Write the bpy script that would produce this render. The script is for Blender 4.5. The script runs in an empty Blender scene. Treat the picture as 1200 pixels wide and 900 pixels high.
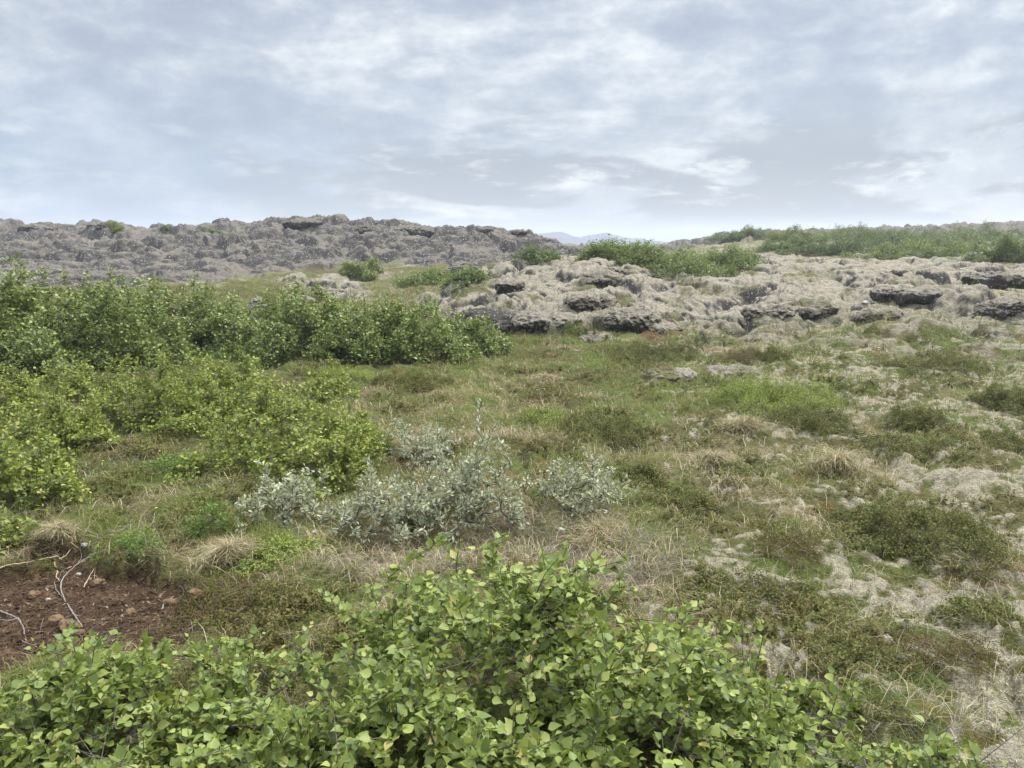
import bpy, math, random
import numpy as np
from mathutils import Vector

random.seed(11)
RNG = np.random.default_rng(11)
R = math.radians
C = bpy.context.scene.collection
scene = bpy.context.scene

# ------------------------------------------------------------------ camera constants
F, CX, CY = 901.0, 600.0, 450.0          # focal length and centre of the 1200x900 photograph, in pixels
PITCH = R(10.4)
SP, CP = math.sin(PITCH), math.cos(PITCH)
CAMZ = 1.60


def ray(px, py):
    u = (np.asarray(px, float) - CX) / F
    v = (CY - np.asarray(py, float)) / F
    return u, CP + v * SP, v * CP - SP


def slope_y(py):
    v = (CY - np.asarray(py, float)) / F
    return (v * CP - SP) / (CP + v * SP)


def zat(py, y):
    return CAMZ + y * slope_y(py)


# ------------------------------------------------------------------ noise
def _h2(ix, iy, seed):
    n = ix.astype(np.uint32) * np.uint32(374761393) + iy.astype(np.uint32) * np.uint32(668265263) + np.uint32((seed * 1274126177) & 0xffffffff)
    n = (n ^ (n >> np.uint32(13))) * np.uint32(1274126177)
    n = (n ^ (n >> np.uint32(15))) * np.uint32(2246822519)
    return (n ^ (n >> np.uint32(16))) / 4294967296.0


_GA = np.arange(1024) * (2 * np.pi / 1024)
_GC, _GS = np.cos(_GA), np.sin(_GA)


def perlin2(x, y, seed=0):
    x0 = np.floor(x); y0 = np.floor(y)
    fx = x - x0; fy = y - y0
    ix = x0.astype(np.int64); iy = y0.astype(np.int64)

    def g(dx, dy):
        a = (_h2(ix + dx, iy + dy, seed) * 1024).astype(np.int32)
        return _GC[a] * (fx - dx) + _GS[a] * (fy - dy)
    ux = fx * fx * fx * (fx * (fx * 6 - 15) + 10)
    uy = fy * fy * fy * (fy * (fy * 6 - 15) + 10)
    a = g(0, 0); b = g(1, 0); c = g(0, 1); d = g(1, 1)
    return 1.5 * ((a + (b - a) * ux) * (1 - uy) + (c + (d - c) * ux) * uy)


def fbm2(x, y, seed=0, oct=4, gain=0.5):
    s = 0; a = 1.0; t = 0
    for o in range(oct):
        s = s + a * perlin2(x * 2 ** o + 13.7 * o, y * 2 ** o - 7.3 * o, seed + o * 17)
        t += a; a *= gain
    return s / t


def worley2(x, y, seed=0):
    x0 = np.floor(x); y0 = np.floor(y)
    ix = x0.astype(np.int64); iy = y0.astype(np.int64)
    f1 = np.full(x.shape, 9.0); f2 = np.full(x.shape, 9.0); cid = np.zeros(x.shape)
    for dx in (-1, 0, 1):
        for dy in (-1, 0, 1):
            hx = _h2(ix + dx, iy + dy, seed); hy = _h2(ix + dx, iy + dy, seed + 101)
            d = np.hypot(ix + dx + hx - x, iy + dy + hy - y)
            nearer = d < f1
            f2 = np.where(nearer, f1, np.minimum(f2, d))
            cid = np.where(nearer, _h2(ix + dx, iy + dy, seed + 202), cid)
            f1 = np.where(nearer, d, f1)
    return f1, f2, cid


def noise3(P, seed=0):
    """value noise on an (n,3) array"""
    i0 = np.floor(P); f = P - i0; i = i0.astype(np.int64)
    w = f * f * (3 - 2 * f)
    out = 0
    for dx in (0, 1):
        for dy in (0, 1):
            for dz in (0, 1):
                h = _h2(i[:, 0] + dx + (i[:, 2] + dz) * 57, i[:, 1] + dy + (i[:, 2] + dz) * 131, seed)
                out = out + h * (w[:, 0] if dx else 1 - w[:, 0]) * (w[:, 1] if dy else 1 - w[:, 1]) * (w[:, 2] if dz else 1 - w[:, 2])
    return out * 2 - 1


def sstep(a, b, x):
    t = np.clip((x - a) / (b - a), 0, 1)
    return t * t * (3 - 2 * t)


# ------------------------------------------------------------------ terrain shape
YS = np.array([0, 3, 6, 9, 12, 15, 18, 21, 24, 28, 32, 36, 40, 45, 50, 55, 62, 70, 80, 95, 120, 200, 400], float)


def col(*pts):
    p = np.array(pts, float)
    return np.interp(YS, p[:, 0], p[:, 1])


def zp(y, py):
    return (y, float(zat(py, y)))


BACK = [(95, 1.0), (140, .6), (400, 0.3)]
COLS = [
    (-500, col((0, 0), (9, .05), (30, .1), (36, .3), (40, 1.0), (46, 2.1), zp(55, 262), (62, 2.8), (75, 1.9), *BACK)),
    (0, col((0, 0), (9, .05), (30, .1), (36, .3), (40, 1.0), (46, 2.0), zp(55, 262.5), (62, 2.8), (75, 1.9), *BACK)),
    (100, col((0, 0), (9, .03), (30, .1), (36, .3), (40, .9), (46, 1.9), zp(55, 266), (62, 2.5), (75, 1.7), *BACK)),
    (200, col((0, 0), (9, 0), (28, .1), (36, .2), (40, .9), (46, 1.9), zp(54, 268), (62, 2.4), (75, 1.6), *BACK)),
    (300, col((0, 0), (9, 0), (24, .05), (35, .15), (39, .9), (45, 2.0), zp(53, 265), (60, 2.5), (75, 1.6), *BACK)),
    (350, col((0, 0), (9, 0), (24, .05), (35, .2), (39, 1.0), (45, 2.1), zp(51, 260.5), (60, 2.7), (75, 1.6), *BACK)),
    (420, col((0, 0), (9, 0), (18, .0), (24, .1), zp(30, 330), (36, .4), (39, 1.0), (44, 2.0), zp(49, 264), (56, 2.5), (70, 1.5), *BACK)),
    (490, col((0, 0), (9, 0), (15, .0), (20, .1), zp(26, 333), (31, .45), (36, .5), (39, 1.2), (43, 2.1), zp(47, 262.5), (54, 2.6), (68, 1.4), *BACK)),
    (560, col((0, 0), (9, -.02), (14, .0), (16, .28), zp(22, 333), zp(28, 319), (33, .5), (36, .5), (38.5, 1.3), (42, 2.0), zp(45, 270.5), (52, 2.2), (66, 1.2), *BACK)),
    (620, col((0, 0), (9, -.04), (14, .0), (16, .3), zp(22, 322), zp(26, 312), (31, .6), (36, .6), (38.5, 1.2), (41, 1.45), zp(44, 279), (50, 1.4), (64, .8), *BACK)),
    (680, col((0, 0), (9, -.05), (14, .02), (16.5, .38), zp(21, 315), zp(24, 304), (28, .95), (34, .85), (40, .8), (43, .85), (50, .7), (64, .5), *BACK)),
    (740, col((0, 0), (9, -.05), (13.5, .0), (16, .28), zp(22, 317), (26, .7), (30, .55), (34, .5), (40, .5), (50, .5), (64, .5), (95, .5), (140, .4), (400, .3))),
    (820, col((0, 0), (9, -.04), (13, .0), (16, .15), zp(22, 332), zp(28, 322), (34, .55), (40, .8), (55, 1.2), zp(75, 278), (95, 1.2), *BACK[1:])),
    (900, col((0, 0), (9, 0), (12.5, .05), (17, .25), zp(23, 328), zp(30, 313), (40, .8), zp(50, 291), zp(70, 272), (95, 1.6), *BACK[1:])),
    (1000, col((0, 0), (9, .02), (12.5, .08), (17, .25), zp(24, 325), zp(32, 310), zp(44, 297), zp(60, 283), zp(78, 270), (100, 2.0), *BACK[1:])),
    (1100, col((0, 0), (6, .03), (9, .06), (12.5, .12), (17, .32), zp(24, 322), zp(34, 305), zp(46, 294), zp(60, 283), zp(80, 266), (100, 2.6), *BACK[1:])),
    (1200, col((0, 0), (6, .05), (9, .1), (12.5, .16), (17, .35), zp(24, 320), zp(34, 304), zp(46, 294), zp(62, 277), zp(82, 260), (105, 2.9), *BACK[1:])),
    (1700, col((0, 0), (6, .08), (9, .15), (12.5, .2), (17, .4), (24, .7), (34, .95), (46, 1.4), (62, 2.3), zp(82, 260), (105, 2.9), *BACK[1:])),
]
CPX = np.array([c[0] for c in COLS], float)
TAB = np.array([c[1] for c in COLS])           # [col, y]
# smooth the y direction a little by resampling on a fine grid
YF = np.concatenate([np.linspace(0, 100, 401), np.linspace(102, 400, 120)])
TABF = np.array([np.interp(YF, YS, t) for t in TAB])
_k = np.array([1, 2, 3, 2, 1.]); _k /= _k.sum()
TABF = np.array([np.convolve(np.pad(t, 2, mode='edge'), _k, 'valid') for t in TABF])
PXF = np.linspace(-500, 1700, 441)
TABG = np.array([np.interp(PXF, CPX, TABF[:, j]) for j in range(len(YF))]).T
_k2 = np.hanning(13); _k2 /= _k2.sum()
TABG = np.apply_along_axis(lambda t: np.convolve(np.pad(t, 6, mode='edge'), _k2, 'valid'), 0, TABG)


def azpx(x, y):
    return CX + F * CP * x / np.maximum(y, 2.5)


def macro(x, y):
    a = np.clip((azpx(x, y) + 500) / 5.0, 0, 439.999)
    yy = np.clip(y, 0, 399)
    b = np.where(yy < 100, yy / 0.25, 400 + (yy - 100) / (298 / 119) * 0 + np.clip((yy - 102) / 2.5042 + 1, 0, 118))
    b = np.clip(b, 0, len(YF) - 1.001)
    i = a.astype(int); j = b.astype(int); fa = a - i; fb = b - j
    z = (TABG[i, j] * (1 - fa) + TABG[i + 1, j] * fa) * (1 - fb) + (TABG[i, j + 1] * (1 - fa) + TABG[i + 1, j + 1] * fa) * fb
    return z


def photo_xy(x, y, z):
    """where a point of the ground plan falls in the photograph: only used to lay out the ground-cover map"""
    fw = np.maximum(y * CP - (z - CAMZ) * SP, .4)
    return CX + F * x / fw, CY - F * (y * SP + (z - CAMZ) * CP) / fw


def inpoly(px, py, poly):
    """signed distance to a polygon, positive inside"""
    inside = np.zeros(px.shape, bool); dist = np.full(px.shape, 1e9)
    n = len(poly)
    for i in range(n):
        x1, y1 = poly[i]; x2, y2 = poly[(i + 1) % n]
        c = ((y1 > py) != (y2 > py)) & (px < (x2 - x1) * (py - y1) / (y2 - y1 + 1e-9) + x1)
        inside ^= c
        t = np.clip(((px - x1) * (x2 - x1) + (py - y1) * (y2 - y1)) / ((x2 - x1) ** 2 + (y2 - y1) ** 2), 0, 1)
        dist = np.minimum(dist, np.hypot(px - x1 - t * (x2 - x1), py - y1 - t * (y2 - y1)))
    return np.where(inside, dist, -dist)


SOIL = [(-300, 655), (0, 652), (60, 640), (125, 648), (185, 668), (250, 692), (285, 712), (225, 738), (130, 765), (-300, 800)]
RUST = [(735, 388), (790, 376), (800, 392), (760, 402)]
FRONT_PX = [-500, 290, 380, 430, 480, 545, 600, 700, 800, 850, 950, 1050, 1200, 1700]
FRONT_Y = [90, 33, 24.5, 20.5, 17.2, 14.4, 14.2, 13.6, 13.2, 11.9, 10.7, 10.0, 9.6, 9.6]
BACKF_PX = [-500, 270, 400, 560, 640, 700, 740, 800, 850, 1000, 1100, 1200, 1700]
BACKF_Y = [0, 30, 31, 32, 30, 29, 25, 26, 42, 40, 46, 44, 44]


def ground_types(x, y, z):
    px, py = photo_xy(x, y, z)
    wx = fbm2(x * .5, y * .5, 3, 3) * 1.6; wy = fbm2(x * .5, y * .5, 23, 3) * 1.6
    az = azpx(x, y)
    n1 = fbm2(x * .35, y * .35, 41, 4)
    n2 = fbm2(x * 1.3, y * 1.3, 51, 4)
    n3 = fbm2(x * 4.5, y * 4.5, 61, 3)
    # --- lava ridge on the left
    rb = np.interp(az, [-500, 150, 230, 330, 400, 470, 540, 660, 700, 740], [25, 26, 29, 34, 36, 36.5, 36, 36, 37, 60])
    ridge = sstep(-.8, .8, y - rb + wy * 1.2) * sstep(120, 90, y)
    # --- lava field, middle and right
    fr = np.interp(az, FRONT_PX, FRONT_Y); bk = np.interp(az, BACKF_PX, BACKF_Y)
    field = sstep(-.6, .9, (y - fr) / (1 + .03 * y) + wy * 1.3 + n2 * 1.6 + n3 * .7) * sstep(-1.2, 1.2, bk - y + wx * 1.5)
    # green lowland patches inside the field
    holes = sstep(.12, .3, fbm2(x * .16, y * .16, 71, 3) + .15 * n2)
    field = field * (1 - .9 * holes * sstep(13, 17, y))
    far_rock = sstep(.22, .4, fbm2(x * .06 + 4, y * .06, 91, 3) + .12 * n1) * sstep(44, 50, y) * sstep(740, 840, az)
    crag = sstep(1120, 1180, az) * sstep(66, 70, y)
    lava = np.clip(np.maximum.reduce([ridge, field, far_rock, crag]), 0, 1)
    # --- bare soil
    d = inpoly(px + fbm2(x * 5, y * 5, 81, 4) * 44, py + fbm2(x * 5, y * 5, 85, 4) * 26, SOIL)
    soil = sstep(-4, 8, d) * (y < 5)
    rust = sstep(-3, 4, inpoly(px + n3 * 10, py + n3 * 4, RUST))
    # --- lichen / moss mats
    prob = np.interp(px, [-200, 420, 620, 780, 900, 1300], [-.6, -.5, -.40, -.20, -.03, .05])
    prob = prob + np.interp(py, [380, 430, 520, 700, 900], [.22, .02, -.02, .02, .05])
    prob = np.where((px < 420) & (py > 640), -.6, prob)
    lich = sstep(-.02, .14, prob + .38 * n2 + .42 * n3 + .12 * n1 + .38 * fbm2(x * 12, y * 12, 63, 2))
    straw = sstep(-.05, .3, n1 * .7 + fbm2(x * 2.1, y * 2.1, 95, 3) * .8 + np.interp(px, [0, 380, 500, 760, 900, 1200], [-.25, -.05, .12, .08, -.02, -.08]) - .02)
    green = sstep(-.1, .35, fbm2(x * .9 + 9, y * .9, 105, 4) + np.interp(py, [330, 420, 560, 640], [.16, .2, .2, .1]))
    red = sstep(.25, .42, fbm2(x * 2.4 + 5, y * 2.4, 115, 3))
    litter = sstep(-25, 15, inpoly(px, py, [(330, 650), (430, 690), (560, 665), (760, 690), (800, 640), (700, 590), (560, 610), (420, 640), (340, 635)]) + n3 * 30)
    return dict(lava=lava, ridge=ridge, soil=soil, rust=rust, lich=lich * (1 - lava) * (1 - soil), straw=straw, green=green, red=red,
                litter=litter, px=px, py=py, az=az, n1=n1, n2=n2, n3=n3)


def pillow(x, y, seed):
    f1, f2, c = worley2(x, y, seed)
    dome = np.clip(1 - (f1 / .95) ** 2, 0, 1)
    e = np.clip((f2 - f1) * 2.6, 0, 1)
    return dome * (1 - (1 - e) ** 2) * (.5 + .7 * c), np.clip((f2 - f1) * 4, 0, 1)


def height(x, y, want=False):
    x = np.asarray(x, float); y = np.asarray(y, float)
    z0 = macro(x, y)
    t = ground_types(x, y, z0)
    L = t['lava']; near = sstep(150, 90, np.hypot(x, y))
    qx = x + .5 * fbm2(x * .7, y * .7, 5, 3) + .10 * fbm2(x * 2.6, y * 2.6, 19, 3); qy = y + .5 * fbm2(x * .7, y * .7, 6, 3) + .10 * fbm2(x * 2.6, y * 2.6, 20, 3)
    # hummocky heath
    hum = .09 * fbm2(x * 1.1, y * 1.1, 7, 3) + .075 * (pillow(qx * 1.5, qy * 1.5, 8)[0] - .6) + .03 * (pillow(qx * 3.6, qy * 3.6, 18)[0] - .6) + .018 * fbm2(x * 5, y * 5, 9, 3)
    hum = hum + .022 * t['lich'] * pillow(qx * 3.3, qy * 3.3, 12)[0] + .05 * sstep(7, 12, y) * fbm2(x * .6, y * .6, 14, 2)
    hum = hum * (1 - t['soil']) + t['soil'] * (-.10 + .02 * fbm2(x * 9, y * 9, 15, 3) + .014 * pillow(x * 14, y * 14, 16)[0] + .008 * fbm2(x * 40, y * 40, 17, 2))
    # lava: pillows, blocks and clefts
    p1, e1 = pillow(qx * .25, qy * .34, 31); p2, e2 = pillow(qx * .68, qy * .92, 32); p3, e3 = pillow(qx * 2.0, qy * 2.4, 33)
    rid = np.abs(fbm2(qx * .55, qy * .55, 34, 4))
    rg = t['ridge']
    p4, e4 = pillow(qx * 5.5, qy * 5.5, 38)
    big = .36 * p1 + .34 * p2 + .12 * p3 + .035 * p4 - .42
    big = big + .05 * (1 - np.abs(fbm2(x * 3.1, y * 3.1, 35, 3)) * 2)
    rg_h = .68 * p1 + .36 * p2 + .11 * p3 + .02 * p4 - .56 + .5 * (.25 - rid) + .07 * (fbm2(x * 3.3, y * 3.3, 36, 3))
    edge = sstep(.0, .9, L)
    amp = np.where(rg > .5, 1.0, .72 * sstep(7, 16, y) + .22)
    lav = np.where(rg > .5, rg_h * sstep(33, 41, y) + .8 * big * (1 - sstep(33, 41, y)), big) * amp
    z = z0 + near * (hum * (1 - edge) + lav * edge) + (1 - near) * .4 * fbm2(x * .02, y * .02, 37, 3)
    if want:
        t['p2'] = p2; t['e2'] = e2; t['p3'] = p3; t['p1'] = p1
        return z, t
    return z


GROUND_T = np.concatenate([np.linspace(.8, 12, 900), np.geomspace(12.01, 110, 1300)])


def pts_on_ground(pxy):
    out = []
    for px, py in pxy:
        dx, dy, dz = ray(px, py)
        T = GROUND_T / dy
        z = height(dx * T, dy * T)
        below = np.nonzero(CAMZ + dz * T < z)[0]
        k = below[0] if len(below) else len(T) - 1
        out.append((float(dx * T[k]), float(dy * T[k]), float(z[k])))
    return out


def G(px, py):
    return pts_on_ground([(px, py)])[0]


# ------------------------------------------------------------------ mesh helpers
def mesh_np(name, V, tris=None, quads=None, smooth=False):
    me = bpy.data.meshes.new(name)
    V = np.ascontiguousarray(V, np.float32)
    parts = []; starts = []; n0 = 0
    if tris is not None and len(tris):
        parts.append(np.asarray(tris, np.int32).ravel()); starts.append(np.arange(len(tris)) * 3); n0 = len(tris) * 3
    if quads is not None and len(quads):
        parts.append(np.asarray(quads, np.int32).ravel()); starts.append(n0 + np.arange(len(quads)) * 4)
    loops = np.concatenate(parts); st = np.concatenate(starts).astype(np.int32)
    me.vertices.add(len(V)); me.vertices.foreach_set('co', V.ravel())
    me.loops.add(len(loops)); me.loops.foreach_set('vertex_index', loops)
    me.polygons.add(len(st)); me.polygons.foreach_set('loop_start', st)
    if smooth:
        me.polygons.foreach_set('use_smooth', np.ones(len(st), bool))
    me.update(calc_edges=True)
    return me


def set_col(me, name, colr):
    a = me.attributes.new(name, 'FLOAT_COLOR', 'POINT')
    c = np.ones((len(colr), 4), np.float32); c[:, :3] = colr
    a.data.foreach_set('color', c.ravel())


def link(name, data, parent=None, mat=None):
    o = bpy.data.objects.new(name, data); C.objects.link(o)
    if parent is not None:
        o.parent = parent
    if mat is not None:
        data.materials.append(mat)
    return o


def thing(name, label, cat, loc, group=None, rz=0):
    o = bpy.data.objects.new(name, None); C.objects.link(o)
    o.empty_display_size = .1
    o.location = loc; o.rotation_euler = (0, 0, rz)
    tag(o, label, cat, group)
    return o


def tag(o, label, cat, group=None):
    o['label'] = label; o['category'] = cat
    if group:
        o['group'] = group


# ------------------------------------------------------------------ materials
class NT:
    def __init__(s, name):
        s.m = bpy.data.materials.new(name); s.m.use_nodes = True
        s.t = s.m.node_tree; s.t.nodes.clear(); s.out = s.n('ShaderNodeOutputMaterial')

    def n(s, typ, **kw):
        nd = s.t.nodes.new(typ)
        for k, v in kw.items():
            if k.startswith('i_'):
                nd.inputs[k[2:].replace('_', ' ')].default_value = v
            else:
                setattr(nd, k, v)
        return nd

    def l(s, a, b):
        s.t.links.new(a, b)

    def noise(s, scale, detail=3, rough=.6, vec=None):
        nd = s.n('ShaderNodeTexNoise'); nd.inputs['Scale'].default_value = scale
        nd.inputs['Detail'].default_value = detail; nd.inputs['Roughness'].default_value = rough
        if vec is not None:
            s.l(vec, nd.inputs['Vector'])
        return nd.outputs['Fac']

    def ramp(s, fac, stops):
        nd = s.n('ShaderNodeValToRGB'); e = nd.color_ramp.elements
        while len(e) < len(stops):
            e.new(.5)
        for i, (p, c) in enumerate(stops):
            e[i].position = p; e[i].color = (*c, 1) if len(c) == 3 else c
        s.l(fac, nd.inputs['Fac'])
        return nd.outputs['Color']

    def mix(s, fac, a, b, mode='MIX'):
        nd = s.n('ShaderNodeMix', data_type='RGBA', blend_type=mode)
        for i, v in ((0, fac), (6, a), (7, b)):
            if hasattr(v, 'links'):
                s.l(v, nd.inputs[i])
            else:
                nd.inputs[i].default_value = (*v, 1) if isinstance(v, tuple) and len(v) == 3 else v
        return nd.outputs[2]

    def math(s, op, a, b=0.0):
        nd = s.n('ShaderNodeMath', operation=op)
        for i, v in ((0, a), (1, b)):
            if hasattr(v, 'links'):
                s.l(v, nd.inputs[i])
            else:
                nd.inputs[i].default_value = v
        return nd.outputs[0]


def leaf_mat(name, stops, transl=.35, rough=.5, tcol=(.30, .42, .05), spec=.4, patch=.0, patchcol=(.2, .2, .05)):
    k = NT(name)
    geo = k.n('ShaderNodeNewGeometry')
    c = k.ramp(geo.outputs['Random Per Island'], stops)
    if patch:
        nz = k.noise(2.2, 2, .5, geo.outputs['Position'])
        f = k.math('MULTIPLY', k.math('SUBTRACT', nz, .42), patch)
        nd = k.n('ShaderNodeClamp'); k.l(f, nd.inputs[0])
        c = k.mix(nd.outputs[0], c, patchcol)
    p = k.n('ShaderNodeBsdfPrincipled'); k.l(c, p.inputs['Base Color'])
    p.inputs['Roughness'].default_value = rough; p.inputs['Specular IOR Level'].default_value = spec
    if transl:
        tr = k.n('ShaderNodeBsdfTranslucent')
        k.l(k.mix(.55, c, tcol), tr.inputs['Color'])
        mx = k.n('ShaderNodeMixShader'); mx.inputs[0].default_value = transl
        k.l(p.outputs[0], mx.inputs[1]); k.l(tr.outputs[0], mx.inputs[2]); k.l(mx.outputs[0], k.out.inputs[0])
    else:
        k.l(p.outputs[0], k.out.inputs[0])
    return k.m


def plain_mat(name, a, b, scale=30, rough=.85, bump=0.0, bscale=60):
    k = NT(name)
    geo = k.n('ShaderNodeNewGeometry')
    nz = k.noise(scale, 4, .65, geo.outputs['Position'])
    c = k.ramp(nz, [(.3, a), (.7, b)])
    p = k.n('ShaderNodeBsdfPrincipled'); k.l(c, p.inputs['Base Color']); p.inputs['Roughness'].default_value = rough
    p.inputs['Specular IOR Level'].default_value = .25
    if bump:
        bn = k.n('ShaderNodeBump'); bn.inputs['Strength'].default_value = bump; bn.inputs['Distance'].default_value = .01
        k.l(k.noise(bscale, 4, .7, geo.outputs['Position']), bn.inputs['Height']); k.l(bn.outputs[0], p.inputs['Normal'])
    k.l(p.outputs[0], k.out.inputs[0])
    return k.m


def ground_mat():
    k = NT('ground_cover')
    geo = k.n('ShaderNodeNewGeometry'); P = geo.outputs['Position']
    at = k.n('ShaderNodeAttribute', attribute_name='cover'); w = k.n('ShaderNodeAttribute', attribute_name='kinds')
    sep = k.n('ShaderNodeSeparateColor'); k.l(w.outputs['Color'], sep.inputs[0])
    lava, rock, lich = sep.outputs
    fine = k.noise(75, 4, .7, P); mid = k.noise(9, 5, .7, P)
    c = at.outputs['Color']
    g = k.ramp(fine, [(.25, (.45, .45, .45)), (.5, (1, 1, 1)), (.78, (1.55, 1.5, 1.4))])
    c = k.mix(.8, c, g, 'MULTIPLY')
    m25 = k.noise(26, 4, .7, P)
    g3 = k.ramp(m25, [(.3, (.55, .54, .54)), (.52, (1, 1, 1)), (.75, (1.45, 1.43, 1.36))])
    c = k.mix(.7, c, g3, 'MULTIPLY')
    g2 = k.ramp(mid, [(.3, (.6, .6, .62)), (.55, (1.05, 1.04, 1.0)), (.75, (1.4, 1.37, 1.28))])
    c = k.mix(.7, c, g2, 'MULTIPLY')
    # crustose lichen spots on bare rock
    nz = k.noise(11, 4, .75, P)
    spot = k.math('GREATER_THAN', nz, .605)
    c = k.mix(k.math('MULTIPLY', spot, rock), c, (.40, .40, .38))
    p = k.n('ShaderNodeBsdfPrincipled'); k.l(c, p.inputs['Base Color']); p.inputs['Roughness'].default_value = .95
    p.inputs['Specular IOR Level'].default_value = .12
    bn = k.n('ShaderNodeBump'); bn.inputs['Strength'].default_value = .9; bn.inputs['Distance'].default_value = .05
    hs = k.math('ADD', k.math('ADD', k.math('MULTIPLY', mid, 2.6), k.math('MULTIPLY', m25, 1.5)), k.math('MULTIPLY', fine, .5))
    k.l(hs, bn.inputs['Height']); k.l(bn.outputs[0], p.inputs['Normal'])
    k.l(p.outputs[0], k.out.inputs[0])
    return k.m


# ------------------------------------------------------------------ the ground sheet
PAL = {n: np.array(c) for n, c in dict(
    heath=(.092, .092, .032), green=(.100, .135, .032), straw=(.25, .20, .112), lichen=(.34, .31, .232), soil=(.068, .043, .025),
    litter=(.155, .135, .10), rock=(.072, .067, .063), rmoss=(.178, .162, .138), fmoss=(.31, .284, .226), red=(.16, .092, .034), rust=(.12, .055, .032),
    olive=(.105, .108, .036)).items()}


def lerp(a, b, t):
    return a + (b - a) * t[:, None]


def lava_colors(x, y, nz, ridge, extra, seedsh=0):
    """moss grows on the tops and shelves, the steep faces are bare rock"""
    n = fbm2(x * 1.7 + seedsh, y * 1.7, 121, 4); n2 = fbm2(x * .45 + seedsh, y * .45, 125, 3)
    moss = sstep(.55, .78, nz + .30 * n + .30 * n2 + extra + .16 * fbm2(x * 6, y * 6, 129, 2))
    base = lerp(np.tile(PAL['fmoss'], (len(x), 1)), PAL['rmoss'], ridge)
    base = base * (1 + .25 * fbm2(x * 5, y * 5, 127, 3))[:, None]
    ol = sstep(.18, .42, fbm2(x * .8 + seedsh, y * .8, 131, 4) + .12 * n) * (1 - .55 * ridge)
    base = lerp(base, PAL['olive'], ol * .8)
    c = lerp(np.tile(PAL['rock'], (len(x), 1)), base, moss)
    return c, 1 - moss


def build_ground():
    fine = np.linspace(-47, 47, 1000)
    left = -47 - np.geomspace(.1, 133, 40); right = 47 + np.geomspace(.1, 133, 40)
    th = R(1) * np.concatenate([left[::-1], fine, right[:-1]])
    rr = np.concatenate([[.3, .6, .9], np.geomspace(1.2, 9, 420), np.geomspace(9.03, 50, 620), np.geomspace(50.3, 100, 150), np.geomspace(104, 1290, 40)])
    T, RR = np.meshgrid(th, rr)
    x = (RR * np.sin(T)).ravel(); y = (RR * np.cos(T)).ravel()
    z, t = height(x, y, True)
    nr, nt = len(rr), len(th)
    i = np.arange(nr - 1)[:, None] * nt + np.arange(nt)[None, :]
    i2 = np.arange(nr - 1)[:, None] * nt + (np.arange(nt)[None, :] + 1) % nt
    quads = np.stack([i, i2, i2 + nt, i + nt], -1).reshape(-1, 4)[:, ::-1]
    V = np.stack([x, y, z], 1)
    me = mesh_np('ground', V, quads=quads, smooth=True)
    nrm = np.empty(len(V) * 3, np.float32); me.vertex_normals.foreach_get('vector', nrm); nz = np.abs(nrm.reshape(-1, 3)[:, 2])
    n = len(x)
    c = np.tile(PAL['heath'], (n, 1))
    c = lerp(c, PAL['green'], t['green'] * .8)
    c = lerp(c, PAL['straw'], t['straw'] * .42)
    c = lerp(c, PAL['red'], t['red'] * .5)
    c = lerp(c, PAL['litter'], t['litter'] * .6)
    c = lerp(c, PAL['lichen'], t['lich'] * .9)
    farg = sstep(20, 30, y)
    c = lerp(c, PAL['olive'], farg * .6)
    c = lerp(c, np.array((.11, .085, .05)), farg * .7 * sstep(-.05, .3, fbm2(x * .5, y * .5, 145, 4)))
    c = lerp(c, PAL['fmoss'], farg * .7 * sstep(.2, .34, fbm2(x * .7 + 3, y * .7, 147, 4)))
    lc, bare = lava_colors(x, y, nz, t['ridge'], np.where(t['ridge'] > .5, -.19, .06))
    lv = t['lava'] * (1 - (1 - sstep(11.5, 16, y)) * (.25 + .75 * sstep(-.12, .12, t['n2'] * .8 + t['n3'] * .5)) * (1 - t['ridge']))
    c = lerp(c, lc, lv)
    c = lerp(c, PAL['rust'], t['rust'] * .8)
    c = lerp(c, PAL['soil'], t['soil'])
    c = lerp(c, np.array((.17, .11, .065)), t['soil'] * sstep(.05, .4, fbm2(x * 7, y * 7, 141, 3)) * .6)
    set_col(me, 'cover', c)
    set_col(me, 'kinds', np.stack([t['lava'], t['lava'] * bare, t['lich']], 1))
    o = link('ground', me, None, ground_mat()); o['kind'] = 'structure'
    return o


build_ground()


def build_mountain():
    # a far range seen through the gap between ridge and thicket
    Y = 820.0
    prof = [(560, 284), (590, 280), (605, 276), (616, 273.5), (623, 271.3), (632, 273.5), (645, 272), (656, 270.8), (664, 272.5), (672, 276.5), (680, 278),
            (690, 275.5), (704, 273.2), (714, 272.2), (722, 275.5), (740, 279), (790, 284), (900, 286)]
    pp = np.array(prof)
    xs = np.linspace(560, 900, 170)
    zs = np.interp(xs, pp[:, 0], pp[:, 1])
    X = (xs - CX) / F * CP * Y * .9836
    top = np.array([zat(p, Y) for p in zs]) + 1.0 * fbm2(xs * .35, xs * 0, 7, 3)
    rows = 26; V = []
    for r in range(rows):
        s = r / (rows - 1) * 2 - 1        # -1 front foot .. +1 back foot
        w = (1 - abs(s)) ** .8
        yy = Y + s * 55 + 4 * fbm2(X * .03, X * 0 + r * .5, 5, 3)
        zz = -1 + (top + 1) * w + (1 - abs(s)) * abs(s) * 14 * fbm2(X * .05, X * 0 + r * .45, 9, 4)
        V.append(np.stack([X, yy, zz], 1))
    V = np.concatenate(V); n = len(xs)
    i = np.arange(rows - 1)[:, None] * n + np.arange(n - 1)[None, :]
    q = np.stack([i, i + 1, i + 1 + n, i + n], -1).reshape(-1, 4)
    o = link('distant_mountains', mesh_np('distant_mountains', V, quads=q, smooth=False), None, plain_mat('far_rock', (.020, .026, .05), (.04, .048, .075), .06))
    o['kind'] = 'structure'


build_mountain()

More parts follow.
